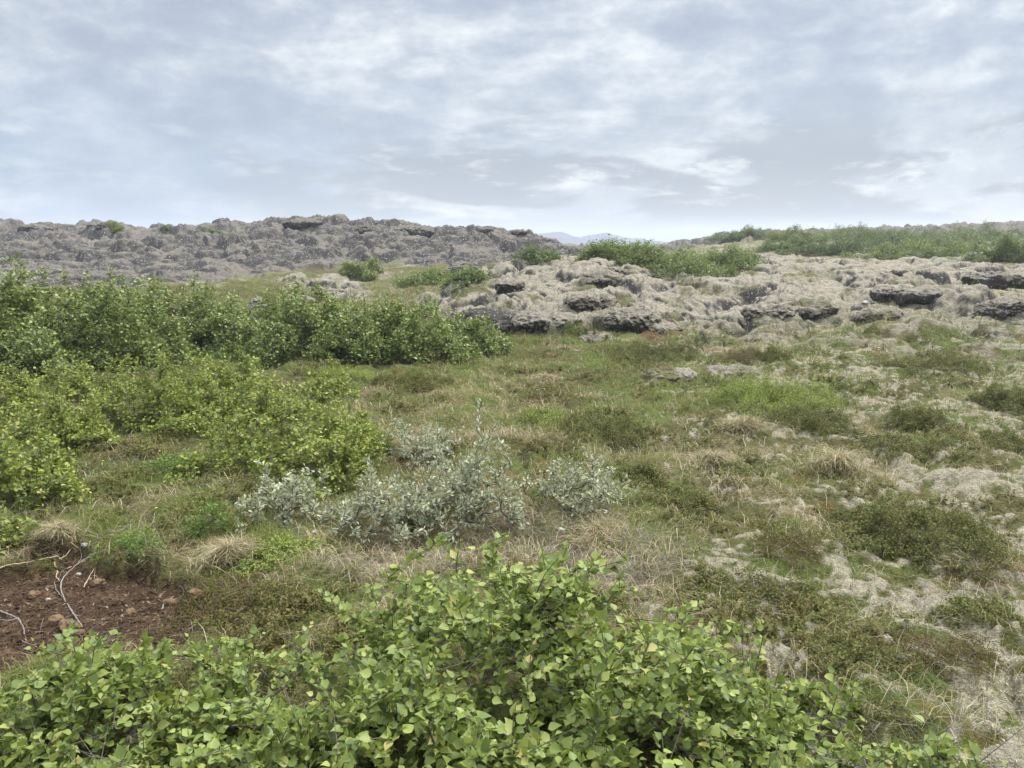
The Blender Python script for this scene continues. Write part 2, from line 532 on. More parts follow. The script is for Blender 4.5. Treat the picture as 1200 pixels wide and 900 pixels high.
# ------------------------------------------------------------------ shrubs
def frames(D):
    D = D / np.maximum(np.linalg.norm(D, axis=1, keepdims=True), 1e-9)
    A = np.where(np.abs(D[:, 2:3]) > .9, np.array([[1., 0, 0]]), np.array([[0, 0, 1.]]))
    S = np.cross(D, A); S /= np.maximum(np.linalg.norm(S, axis=1, keepdims=True), 1e-9)
    return D, S, np.cross(S, D)


def tubes(A, B, ra, rb, sides=4):
    """a tapered prism for every edge A->B"""
    D, S, N = frames(B - A)
    V = []
    for k in range(sides):
        a = 2 * math.pi * k / sides
        V.append(A + (S * math.cos(a) + N * math.sin(a)) * ra[:, None])
    for k in range(sides):
        a = 2 * math.pi * k / sides
        V.append(B + D * (rb[:, None] * .5) + (S * math.cos(a) + N * math.sin(a)) * rb[:, None])
    V = np.stack(V, 1); n = len(A)
    f = np.array([[k, (k + 1) % sides, sides + (k + 1) % sides, sides + k] for k in range(sides)])
    Q = (np.arange(n)[:, None, None] * (2 * sides) + f[None]).reshape(-1, 4)
    return V.reshape(-1, 3), Q


_lu = [.10, .27, .48, .70, .88]; _lw = [.24, .405, .365, .21, .08]; _lz = [.05, .10, .10, .05, .0]
LEAF_HI = (np.array([[0, 0, 0]] + [q for u, w_, z_ in zip(_lu, _lw, _lz) for q in ([u, -w_, z_], [u + .03, 0, -.05 * u], [u, w_, z_])] + [[1.05, 0, -.14]]),
           np.array([[0, 1, 2], [0, 2, 3], [13, 16, 14], [14, 16, 15]]),
           np.array([f for k_ in range(4) for f in ([1 + 3 * k_, 4 + 3 * k_, 5 + 3 * k_, 2 + 3 * k_], [2 + 3 * k_, 5 + 3 * k_, 6 + 3 * k_, 3 + 3 * k_])]))
LEAF_LO = (np.array([[0, 0, 0], [.45, -.36, .07], [.45, .36, .07], [1, 0, -.06], [.45, 0, -.02]]),
           np.array([[0, 1, 4], [0, 4, 2], [1, 3, 4], [4, 3, 2]]), None)
LEAF_NARROW = (np.array([[0, 0, 0], [.55, -.22, .05], [.55, .22, .05], [1, 0, -.02]]), np.array([[0, 1, 3], [0, 3, 2]]), None)
LEAF_KITE = (np.array([[0, 0, 0], [.5, -.38, .10], [.5, .38, .10], [1, 0, -.05]]), np.array([[0, 1, 3], [0, 3, 2]]), None)


def place_leaves(tmpl, P, D, N, S):
    """template leaf laid along D with its face towards N"""
    D = D / np.maximum(np.linalg.norm(D, axis=1, keepdims=True), 1e-9)
    X = np.cross(N, D); X /= np.maximum(np.linalg.norm(X, axis=1, keepdims=True), 1e-9)
    Z = np.cross(D, X)
    tv, tt, tq = tmpl
    V = P[:, None] + S[:, None, None] * (D[:, None] * tv[None, :, 0:1] + X[:, None] * tv[None, :, 1:2] + Z[:, None] * tv[None, :, 2:3])
    n, m = len(P), len(tv)
    off = np.arange(n)[:, None, None] * m
    T = (off + tt[None]).reshape(-1, 3) if tt is not None else None
    Q = (off + tq[None]).reshape(-1, 4) if tq is not None else None
    return V.reshape(-1, 3), T, Q


def grow(tips, bases, rng, step=.12, r_tip=.0012, power=.40, wander=.25, bare=0):
    """join every tip to the nearest part of the growing skeleton"""
    pos = [b for b in bases]; par = [-1] * len(bases)
    arr = np.zeros((len(tips) * 12 + len(bases) + 10, 3)); arr[:len(bases)] = bases; cnt = len(bases)
    parent = np.full(len(arr), -1, int); parent[1:len(bases)] = 0; order = np.argsort(np.min(np.linalg.norm(tips[:, None] - np.asarray(bases)[None], axis=2), axis=1))
    tipid = np.zeros(len(tips), int)
    for ti in order:
        t = tips[ti]
        d = arr[:cnt] - t
        cost = np.linalg.norm(d * np.array([1, 1, .8]), axis=1) + .6 * np.maximum(0, d[:, 2])
        k = int(np.argmin(cost)); a = arr[k]
        L = np.linalg.norm(t - a); m = max(1, min(9, int(round(L / step))))
        up = np.array([0, 0, .22 * L]); side = rng.normal(0, wander * L * .35, 3)
        prev = k
        for j in range(1, m + 1):
            s = j / m
            p = a + (t - a) * s + (side - up * .6) * (s * (1 - s)) * 1.6
            if j < m:
                p = p + rng.normal(0, .04 * L / m + .002, 3)
            if cnt >= len(arr):
                break
            arr[cnt] = p; parent[cnt] = prev; prev = cnt; cnt += 1
        tipid[ti] = prev
    arr = arr[:cnt]; parent = parent[:cnt]
    w = np.zeros(cnt); w[tipid] = 1
    for i in range(cnt - 1, 0, -1):
        w[parent[i]] += w[i]
    rad = r_tip * np.maximum(w, 1) ** power
    e = np.nonzero(parent >= 0)[0]
    A = arr[parent[e]]; B = arr[e]
    rp = np.minimum(rad[parent[e]], rad[e] * 1.5)
    return arr, parent, rad, tipid, (A, B, rp, rad[e])


def leaves_on(arr, parent, tipid, rng, per, size, spread, along=.16, up=.75, out=.6):
    """leaves sit along the last stretch of every twig"""
    Ps, Ds, Ns, Ss = [], [], [], []
    T = arr[tipid]; Pp = arr[np.maximum(parent[tipid], 0)]
    td = T - Pp; td /= np.maximum(np.linalg.norm(td, axis=1, keepdims=True), 1e-6)
    n = len(T)
    for k in range(per):
        s = (k + rng.random(n)) / per
        back = along * (1 - s) * rng.uniform(.7, 1.3, n)
        base = T - td * back[:, None] + rng.normal(0, spread, (n, 3))
        ang = rng.uniform(0, 2 * math.pi, n)
        h = np.stack([np.cos(ang), np.sin(ang), rng.normal(.05, .35, n)], 1)
        d = td * (.35 + .6 * s)[:, None] + h * out
        nn = np.stack([rng.normal(0, .45, n), rng.normal(0, .45, n), np.full(n, up)], 1) + td * .15 + h * (-.15)
        Ps.append(base + d * size * .25); Ds.append(d); Ns.append(nn); Ss.append(size * rng.uniform(.55, 1.15, n) * (1 - .35 * (s > .8)))
    return np.concatenate(Ps), np.concatenate(Ds), np.concatenate(Ns), np.concatenate(Ss)


def dome_tips(rng, n, rx, ry, h, lump=.35, lo=.18, flat=2.4, spike=.1, hole=0.0, seed=0, clump=0):
    out = []
    tot = 0
    while tot < n:
        a = rng.uniform(0, 2 * math.pi, n); q = np.sqrt(rng.random(n))
        edge = 1 + .24 * np.sin(a * 3 + seed) + .16 * np.sin(a * 5 + seed * 2.3) + .10 * np.sin(a * 9 + seed * 5.1)
        x = np.cos(a) * q * rx * edge; y = np.sin(a) * q * ry * edge
        ln = fbm2(x / rx * 1.9 + seed * 3.1, y / ry * 1.9 + seed, 200 + int(seed * 7) % 50, 3)
        top = h * np.clip(1 - q ** flat, 0, 1) ** .55 * (1 - lump * .5 + lump * ln * 1.6) + h * spike * rng.random(n) ** 4
        z = top * (lo + (1 - lo) * rng.random(n) ** .45)
        keep = (fbm2(x / rx * 2.6 + seed, y / ry * 2.6 - seed, 260, 2) > -.6 + hole) & (z > .03 * h)
        if clump:
            keep &= noise3(np.stack([x, y, z * 1.2], 1) / clump + seed * 5.3, 270) > -.34
        out.append(np.stack([x, y, z], 1)[keep]); tot += keep.sum()
    return np.concatenate(out)[:n]


def make_shrub(name, label, cat, loc, rx, ry, h, ntips, per, leaf, tmpl, fmat, smat, seed, group=None, lump=.35, spread=.008, along=.14,
               up=.75, out=.6, spike=.1, hole=0.0, r_tip=.0012, step=.12, lo=.18, flat=2.4, clump=0, nbase=None, tips=None, dead=0, sides=4):
    rng = np.random.default_rng(seed)
    if tips is None:
        tips = dome_tips(rng, ntips, rx, ry, h, lump, lo, flat, spike, hole, seed * .37, clump)
    nb = nbase or max(3, int(3 + 5 * rx))
    a = rng.uniform(0, 2 * math.pi, nb); q = np.sqrt(rng.random(nb)) * .55
    bx, by = np.cos(a) * q * rx, np.sin(a) * q * ry
    bx[0] = by[0] = 0
    gz = height(np.append(bx, tips[:, 0]) + loc[0], np.append(by, tips[:, 1]) + loc[1]) - loc[2]
    bases = np.stack([bx, by, gz[:nb] - .03], 1)
    tips = tips.copy(); tips[:, 2] += np.clip(gz[nb:], -.4, .25) * .75
    arr, parent, rad, tipid, E = grow(tips, bases, rng, step, r_tip)
    root = thing(name, label, cat, loc, group)
    V, Q = tubes(*E, sides=sides)
    if dead:
        m = rng.integers(0, len(arr), dead); Dd = rng.normal(0, 1, (dead, 3)); Dd[:, 2] = np.abs(Dd[:, 2]) * .5
        Dd /= np.linalg.norm(Dd, axis=1, keepdims=True); L = rng.uniform(.06, .2, dead)
        V2, Q2 = tubes(arr[m], arr[m] + Dd * L[:, None], np.full(dead, .0016), np.full(dead, .0007), sides)
        Q = np.concatenate([Q, Q2 + len(V)]); V = np.concatenate([V, V2])
    link('stems', mesh_np('stems', V, quads=Q), root, smat)
    P, D, N, S = leaves_on(arr, parent, tipid, rng, per, leaf, spread, along, up, out)
    V, T, Q = place_leaves(tmpl, P, D, N, S)
    link('foliage', mesh_np('foliage', V, T, Q, tmpl is LEAF_HI), root, fmat)
    return root


M_BIRCH = leaf_mat('birch_leaf', [(0, (.070, .105, .022)), (.3, (.130, .178, .038)), (.7, (.195, .248, .054)), (.965, (.27, .31, .075)), (1, (.31, .27, .08))], .28, .5, (.34, .41, .07), .35)
M_YELLOW = leaf_mat('young_birch_leaf', [(0, (.070, .110, .020)), (.4, (.165, .215, .034)), (.8, (.26, .305, .055)), (1, (.34, .33, .09))], .25, .55, (.34, .39, .06), .25)
M_WILLOW = leaf_mat('willow_leaf', [(0, (.055, .090, .022)), (.5, (.150, .198, .046)), (.9, (.25, .295, .082)), (1, (.33, .33, .12))], .22, .5, (.30, .37, .06), .35)
M_GREY = leaf_mat('woolly_willow_leaf', [(0, (.20, .23, .13)), (.5, (.33, .36, .23)), (.9, (.46, .47, .33)), (1, (.55, .53, .38))], .25, .75, (.38, .40, .22), .2)
M_HEATH = leaf_mat('crowberry_leaf', [(0, (.040, .052, .012)), (.5, (.082, .096, .020)), (.85, (.140, .148, .032)), (1, (.18, .11, .04))], .22, .6, (.24, .26, .05), .2)
M_BILB = leaf_mat('bilberry_leaf', [(0, (.085, .125, .020)), (.5, (.165, .225, .036)), (.85, (.24, .29, .054)), (1, (.28, .27, .08))], .3, .55, (.36, .42, .06), .25)
M_HEATHER = leaf_mat('heather_leaf', [(0, (.060, .058, .015)), (.5, (.110, .092, .026)), (.85, (.155, .125, .04)), (1, (.20, .10, .06))], .2, .6, (.26, .22, .05), .2)
M_FAR = leaf_mat('far_willow_leaf', [(0, (.070, .105, .028)), (.5, (.110, .155, .042)), (.9, (.160, .205, .06)), (1, (.22, .24, .08))], .28, .5, (.26, .32, .06), .3)
M_FAR_DULL = leaf_mat('dull_willow_leaf', [(0, (.045, .075, .024)), (.5, (.080, .118, .036)), (.9, (.125, .165, .05)), (1, (.18, .20, .07))], .22, .55, (.22, .28, .06), .25)
M_FAR_FRESH = leaf_mat('fresh_willow_leaf', [(0, (.075, .105, .024)), (.5, (.135, .180, .042)), (.9, (.20, .24, .06)), (1, (.26, .27, .08))], .26, .5, (.3, .35, .06), .3)
M_HERB = leaf_mat('herb_leaf', [(0, (.060, .105, .016)), (.5, (.100, .165, .026)), (1, (.16, .23, .04))], .32, .5, (.24, .36, .05), .3)
M_STEM = plain_mat('dark_bark', (.050, .040, .034), (.13, .11, .095), 60, .8)
M_STEMG = plain_mat('grey_bark', (.07, .058, .05), (.17, .15, .13), 50, .8)
M_DRIFT = plain_mat('bleached_twig', (.14, .128, .115), (.27, .25, .225), 40, .8, .5, 150)
M_TANWOOD = plain_mat('tan_twig', (.25, .18, .115), (.42, .33, .23), 40, .8, .5, 150)
M_DARKWOOD = plain_mat('dark_stick', (.035, .03, .027), (.09, .08, .07), 40, .85, .5, 150)


def px2m(p):
    """metres per photo pixel at a point"""
    fw = p[1] * CP - (p[2] - CAMZ) * SP
    return fw / F


def bush(name, label, cat, px, py, w, h, kind, seed, group=None, depth=.8, **kw):
    if kind == 'far' and seed % 3 and 'fm' not in kw:
        kw['fm'] = (M_FAR_DULL, M_FAR_FRESH)[seed % 3 - 1]
    p = G(px, py); m = px2m(p)
    rx = w * m / 2; hh = h * m / max(.5, CP) * (.66 if kind in ('heath', 'bilb', 'heather') else 1)
    ry = max(rx * depth, .1)
    # the base pixel is the front foot of the bush: its centre lies behind
    p = (p[0] * (1 + ry * .7 / p[1]), p[1] + ry * .7, 0)
    p = (p[0], p[1], float(height(np.array([p[0]]), np.array([p[1]]))[0]))
    K = dict(KINDS[kind]); K.update(kw)
    dens = K.pop('dens'); leaf = K.pop('leaf'); fl = K.pop('far', 0)
    area = math.pi * rx * ry + math.pi * (rx + ry) * hh * .7
    nt = int(np.clip(dens * area, 25, K.pop('maxt', 1500)))
    return make_shrub(name, label, cat, p, rx, ry, hh, nt, K.pop('per'), leaf, K.pop('tmpl'), K.pop('fm'), K.pop('sm'), seed, group, **K)


KINDS = dict(
    willow=dict(dens=380, leaf=.050, per=12, tmpl=LEAF_LO, fm=M_WILLOW, sm=M_STEM, spread=.02, along=.16, spike=.12, lump=.6, lo=.06, clump=.26, r_tip=.0020, step=.16, maxt=1900, up=.6, out=.75),
    yellow=dict(dens=420, leaf=.034, per=12, tmpl=LEAF_LO, fm=M_YELLOW, sm=M_STEMG, spread=.011, clump=.15, along=.10, spike=.2, lump=.95, lo=.12, flat=1.7, r_tip=.0014, step=.1, maxt=1300, hole=.25, dead=80),
    grey=dict(dens=280, leaf=.034, per=15, tmpl=LEAF_NARROW, fm=M_GREY, sm=M_STEM, spread=.007, along=.07, spike=.2, lump=.6, lo=.25, r_tip=.0014, step=.08, maxt=520, up=.5, out=.5, hole=.3, dead=40),
    heath=dict(dens=2000, leaf=.013, per=15, tmpl=LEAF_KITE, fm=M_HEATH, sm=M_STEM, spread=.009, along=.06, spike=.25, lump=.9, lo=.1, r_tip=.0007, step=.06, maxt=2000, up=.6, out=.7, flat=1.3, sides=3, hole=.2),
    bilb=dict(dens=1500, leaf=.016, per=14, tmpl=LEAF_KITE, fm=M_BILB, sm=M_STEM, spread=.01, along=.07, spike=.2, lump=.7, lo=.1, r_tip=.0007, step=.07, maxt=2000, up=.7, out=.7, flat=1.4, sides=3, hole=.1),
    heather=dict(dens=2000, leaf=.011, per=16, tmpl=LEAF_NARROW, fm=M_HEATHER, sm=M_STEM, spread=.006, along=.09, spike=.25, lump=.7, lo=.1, r_tip=.0007, step=.06, maxt=2000, up=.3, out=.55, flat=1.4, sides=3),
    far=dict(dens=150, leaf=.072, per=16, tmpl=LEAF_KITE, fm=M_FAR, sm=M_STEM, spread=.06, along=.25, spike=.14, lump=.8, lo=.1, clump=.75, r_tip=.003, step=.3, maxt=1500, up=.6, out=.75, sides=3),
    herb=dict(dens=800, leaf=.024, per=10, tmpl=LEAF_NARROW, fm=M_HERB, sm=M_STEM, spread=.008, along=.1, spike=.2, lump=.4, lo=.15, r_tip=.0008, step=.07, maxt=700, up=.7, out=.6, sides=3),
)

# --- the birch scrub in front of the camera: three bushes with their own crowns
def birch(label, cx, cy, rx, ry, h, n, seed, peaks, **kw):
    rng = np.random.default_rng(seed)
    t = dome_tips(rng, n, rx, ry, h, .5, .25, 2.6, .18, kw.pop('hole', .15), seed * .7, .16)
    for (qx, qy, qz, qr, qn) in peaks:
        e = rng.normal(0, 1, (qn, 3)) * np.array([qr, qr, qr * .7]) + np.array([qx - cx, qy - cy, qz])
        t = np.concatenate([t, e])
    t[:, 2] = np.maximum(t[:, 2], .03)
    loc = (cx, cy, float(height(np.array([cx]), np.array([cy]))[0]))
    return make_shrub('birch_shrub', label, 'birch shrub', loc, rx, ry, h, n, 15, .034, LEAF_HI, M_BIRCH, M_STEM, seed,
                      'birch shrubs in front', tips=t, along=.13, spread=.006, up=.75, out=.75, r_tip=.0013, step=.085, nbase=7, dead=160, sides=5)


birch('large leafy birch shrub in front, tallest of the three, peaking at centre', .02, 2.02, .86, .74, .56, 1350, 3,
      [(.17, 2.42, .50, .07, 26), (.10, 2.55, .40, .10, 20), (-.45, 2.45, .36, .09, 22), (.45, 2.4, .34, .09, 20), (.62, 2.2, .30, .1, 18), (.02, 2.3, .42, .14, 60), (.25, 2.1, .45, .14, 50), (-.2, 2.25, .42, .12, 40)], hole=-.6)
birch('birch shrub below the brown bare soil, with twiggy gaps between its leaves', -1.12, 2.0, .72, .55, .34, 640, 4,
      [(-1.3, 2.4, .2, .1, 20), (-.95, 2.35, .22, .08, 16), (-.62, 2.3, .26, .07, 14), (-1.5, 2.3, .22, .1, 20)], hole=.3)
birch('low sprawling birch shrub reaching over the pale lichen at lower right', .84, 1.88, .50, .48, .27, 640, 5,
      [(.72, 2.3, .18, .06, 12), (.95, 2.2, .15, .06, 10), (1.1, 1.85, .10, .06, 8), (.85, 2.42, .14, .04, 6)], hole=.3)

# --- the taller willows in a row, middle left
WL = 'willow bushes in the row before the lava ridge'
for (px, py, w, h, lb) in [
    (8, 452, 200, 134, 'tall dense green willow bush at the far left end of the row'),
    (105, 438, 190, 124, 'tall green willow bush, second from the left in the row'),
    (200, 424, 170, 96, 'green willow bush with upright shoots, third from the left in the row'),
    (285, 414, 150, 70, 'low willow bush in the middle of the row, below the pale speckled rock'),
    (375, 420, 165, 86, 'rounded willow bush third from the right end of the row'),
    (462, 426, 165, 84, 'wide willow bush second from the right end of the row'),
    (545, 418, 95, 54, 'small willow bush at the right end of the row, beside the speckled outcrop')]:
    bush('willow_bush', lb, 'willow bush', px, py, w, h, 'willow', 20 + px % 17, WL, .75)

YL = 'yellow-green birch bushes on the left'
for (px, py, w, h, lb) in [
    (150, 432, 110, 62, 'small yellow-green bush directly in front of the tall willows'),
    (200, 508, 190, 88, 'yellow-green bush with bare grey twigs showing at its foot, above the mossy hollow'),
    (262, 478, 120, 72, 'yellow-green bush squeezed between the twiggy bush and the broad one'),
    (345, 566, 240, 104, 'broad bright yellow-green bush behind the small grey willow'),
    (408, 528, 90, 60, 'yellow-green bush on the right flank of the broad bright bush'),
    (15, 600, 180, 125, 'yellow-green bush at the left edge above the bare soil'),
    (5, 500, 120, 78, 'yellow-green bush at the left edge under the tallest willow'),
    (80, 535, 120, 78, 'yellow-green bush beside the mossy hollow, joining the bush at the left edge'),
    (100, 472, 100, 60, 'yellow-green bush in the gap between the tall willows and the mossy hollow'),
    (300, 505, 150, 66, 'low yellow-green bush behind the broad bright one'),
    (385, 470, 80, 34, 'low yellow-green bush ending the patch towards the dry grass'),
    (8, 648, 70, 52, 'little yellow-green bush at the left edge beside the bank of soil')]:
    bush('birch_bush', lb, 'birch bush', px, py, w, h, 'yellow', 40 + px % 13, YL, .8)

GL = 'grey woolly willows'
for (px, py, w, h, lb) in [
    (336, 618, 125, 68, 'small grey woolly willow left of the others, in front of the broad yellow-green bush'),
    (452, 640, 115, 86, 'grey-green woolly willow with dark bare lower stems, next to the small left one'),
    (545, 632, 140, 122, 'largest grey-green woolly willow, in the middle of the heath'),
    (500, 548, 95, 48, 'grey woolly willow crown rising behind the largest one'),
    (672, 606, 125, 62, 'grey woolly willow at the right end, with a bare twig along the ground')]:
    bush('woolly_willow', lb, 'willow', px, py, w, h, 'grey', 60 + px % 19, GL, .8)

HL = 'low dwarf shrubs on the heath'
for (px, py, w, h, kind, lb) in [
    (905, 486, 150, 76, 'bilb', 'bright green rounded dwarf shrub mound on the right of the heath'),
    (945, 508, 120, 42, 'heath', 'dull olive dwarf shrub spreading before the bright green mound'),
    (716, 522, 112, 58, 'heath', 'dark green rounded dwarf shrub standing alone mid heath'),
    (1085, 668, 190, 70, 'heath', 'wide dark green dwarf shrub mat on the lichen slope at right'),
    (1010, 618, 80, 34, 'heath', 'dark green dwarf shrub touching the wide mat on its upper side'),
    (800, 606, 100, 42, 'heath', 'dark green dwarf shrub right of the last grey willow'),
    (752, 572, 60, 30, 'heath', 'small dark dwarf shrub behind the rightmost grey willow'),
    (765, 424, 110, 30, 'heath', 'long low green dwarf shrub below the rusty earth'),
    (1072, 508, 62, 36, 'heath', 'dark brown-green dwarf shrub with a shaded hollow, right of the bright mound'),
    (1180, 482, 80, 48, 'heath', 'dark green dwarf shrub at the right edge'),
    (1185, 528, 70, 34, 'heath', 'dwarf shrub with grey dead twigs at the right edge'),
    (1045, 530, 110, 22, 'heath', 'flat green dwarf shrub below the hollow at right'),
    (262, 735, 150, 48, 'heather', 'brownish olive heather cushion beside the bare soil'),
    (345, 712, 70, 26, 'heather', 'small brownish heather cushion right of the large one'),
    (925, 660, 90, 34, 'heather', 'olive-brown dwarf shrub among pale lichen cushions'),
    (905, 422, 46, 30, 'heath', 'dark dwarf shrub clump behind the bright green mound'),
    (870, 428, 60, 26, 'heather', 'brown heather tuft left of the dark clump behind the bright mound'),
    (405, 448, 80, 28, 'bilb', 'olive dwarf shrub in front of the wide willow bush'),
    (482, 458, 90, 28, 'heath', 'olive dwarf shrub right of the first one before the willow row'),
    (1090, 436, 120, 26, 'heath', 'flat green dwarf shrub at the foot of the lava field, far right'),
    (985, 530, 60, 20, 'heather', 'brown heather tuft on the dry tussock below the bright mound'),
    (905, 720, 100, 34, 'heath', 'dark green dwarf shrub just above the low sprawling birch'),
    (1000, 790, 120, 40, 'heath', 'dark dwarf shrub patch on the slope right of the sprawling birch'),
    (1110, 800, 130, 40, 'heather', 'rusty heather patch between lichen streaks at lower right'),
    (330, 662, 110, 22, 'bilb', 'low leafy mat with red-tipped leaves beside the white twig'),
    (640, 500, 60, 20, 'bilb', 'small green dwarf shrub left of the lone dark one'),
    (840, 700, 70, 26, 'heath', 'dark dwarf shrub behind the right arm of the large birch'),
    (1150, 735, 90, 30, 'heath', 'dark green dwarf shrub at lower right below the wide mat')]:
    cat = {'heath': 'dwarf shrub', 'bilb': 'dwarf shrub', 'heather': 'heather'}[kind]
    nm = {'heath': 'crowberry_shrub', 'bilb': 'bilberry_shrub', 'heather': 'heather_shrub'}[kind]
    bush(nm, lb, cat, px, py, w, h, kind, 80 + px % 23, HL, .95)

for (px, py, w, h, lb) in [
    (248, 632, 66, 48, 'bright green feathery herb clump left of the small grey willow'),
    (156, 645, 80, 36, 'bright green herb clump hanging over the soil bank'),
    (300, 430, 90, 26, 'lush green herbs below the middle of the willow row'),
    (210, 560, 70, 26, 'green herbs in the grass in front of the mossy hollow')]:
    bush('herb_clump', lb, 'herb', px, py, w, h, 'herb', 110 + px % 11, 'green herb clumps', .8)

FL = 'bushes on the far lava'
for (px, py, w, h, lb) in [
    (775, 322, 195, 43, 'big rounded willow thicket behind the middle moss hump'),
    (845, 318, 110, 33, 'right shoulder of bushes joined to the big rounded thicket'),
    (715, 305, 70, 26, 'left shoulder of bushes joined to the big rounded thicket'),
    (425, 326, 52, 20, 'round green bush at the foot of the lava ridge'),
    (498, 334, 70, 16, 'low green bush on the moss field, left of the hump'),
    (545, 334, 60, 14, 'low light green bush on the moss field next to the hump'),
    (630, 309, 56, 17, 'green bush below the dark cliff end of the ridge'),
    (872, 282, 70, 14, 'low green thicket on the skyline right of the big rounded one'),
    (935, 284, 70, 20, 'green thicket on the skyline beside the bare grey slope'),
    (1000, 283, 100, 20, 'long green thicket in the middle of the right skyline'),
    (1075, 284, 110, 18, 'green thicket on the skyline left of the rocky crest'),
    (1145, 285, 110, 22, 'green thicket directly below the rocky crest at right'),
    (975, 300, 110, 22, 'lower green thicket bordering the bare grey slope'),
    (1060, 300, 120, 20, 'lower green thicket in the middle of the right slope'),
    (1180, 307, 90, 32, 'dense dark green thicket at the right edge'),
    (1125, 298, 90, 18, 'lower green thicket next to the dense dark one at right'),
    (930, 296, 70, 18, 'small lower thicket at the left edge of the right slope, by the bare grey slope'),
    (1030, 291, 130, 20, 'wide middle thicket between the skyline row and the lower row at right'),
    (1110, 291, 110, 20, 'wide middle thicket left of the one under the rocky crest'),
    (1215, 292, 90, 26, 'green thicket cut off by the right edge, under the crest'),
    (132, 270, 30, 7, 'small green bush on the ridge crest beside the dark block'),
    (192, 271, 24, 5, 'tiny green tuft on the left ridge crest'),
    (246, 270, 30, 5, 'flat green tuft on the middle of the left ridge crest')]:
    bush('willow_thicket', lb, 'willow thicket', px, py, w, h, 'far', 130 + px % 29, FL, .7 if w > 60 else .9, **(dict(clump=0, lump=.5, fm=M_FAR, hole=-.6) if py > 304 and 650 < px < 900 else {}))

# ------------------------------------------------------------------ rocks, clods, twigs, flowers
ROCKM = bpy.data.materials['ground_cover']


def ico(level):
    import bmesh
    bm = bmesh.new(); bmesh.ops.create_icosphere(bm, subdivisions=level, radius=1)
    V = np.array([v.co[:] for v in bm.verts]); Fc = np.array([[v.index for v in f.verts] for f in bm.faces]); bm.free()
    return V, Fc


ICO6, ICO3 = ico(6), ico(4)


def rock(name, label, cat, px, py, w, h, seed, ridge=0., moss=0., group=None, depth=.8, rough=1.):
    ms_dark = moss < -.2
    moss = moss + (.44 if ms_dark else .58)
    h = h * (.68 if ms_dark else .66)
    p = G(px, py); m = px2m(p); rx = w * m / 2; hz = h * m; ry = rx * depth
    V, Fc = ICO6
    hz2 = max(hz, .22 * rx)
    W = V * np.array([rx, ry, hz2 * 1.25])
    sz = (rx * ry * hz2) ** (1 / 3)
    q = W / sz + seed * 9.7
    n = .55 * (.45 - np.abs(noise3(q * .9, seed))) + .28 * (.4 - np.abs(noise3(q * 1.9, seed + 3))) + .13 * noise3(q * 4.1, seed + 5) + .09 * noise3(q * 9, seed + 7) + .05 * noise3(q * 19, seed + 8)
    if ms_dark:
        n = n + .10 * np.round(noise3(q * np.array([1.2, 1.2, 2.6]), seed + 9) * 3) / 1.5
    U = V / np.array([rx, ry, hz2]); U /= np.linalg.norm(U, axis=1, keepdims=True)
    W = W + U * (n * sz * rough * .8)[:, None]
    W[:, 2] = np.where(W[:, 2] > 0, W[:, 2] * hz / max(W[:, 2].max(), 1e-3) * 1.05, W[:, 2])
    cy = p[1] + ry * .6
    loc = (p[0] * cy / p[1], cy, float(height(np.array([p[0] * cy / p[1]]), np.array([cy]))[0]) - hz * .12)
    me = mesh_np(name, W, tris=Fc, smooth=True)
    nrm = np.empty(len(W) * 3, np.float32); me.vertex_normals.foreach_get('vector', nrm); nz = nrm.reshape(-1, 3)[:, 2]
    c, bare = lava_colors(W[:, 0] + loc[0], W[:, 1] + loc[1], nz, np.full(len(W), ridge), moss, seed)
    set_col(me, 'cover', c); set_col(me, 'kinds', np.stack([np.ones(len(W)), bare, np.zeros(len(W))], 1))
    o = link(name, me, None, ROCKM); o.location = loc
    tag(o, label, cat, group)
    return o


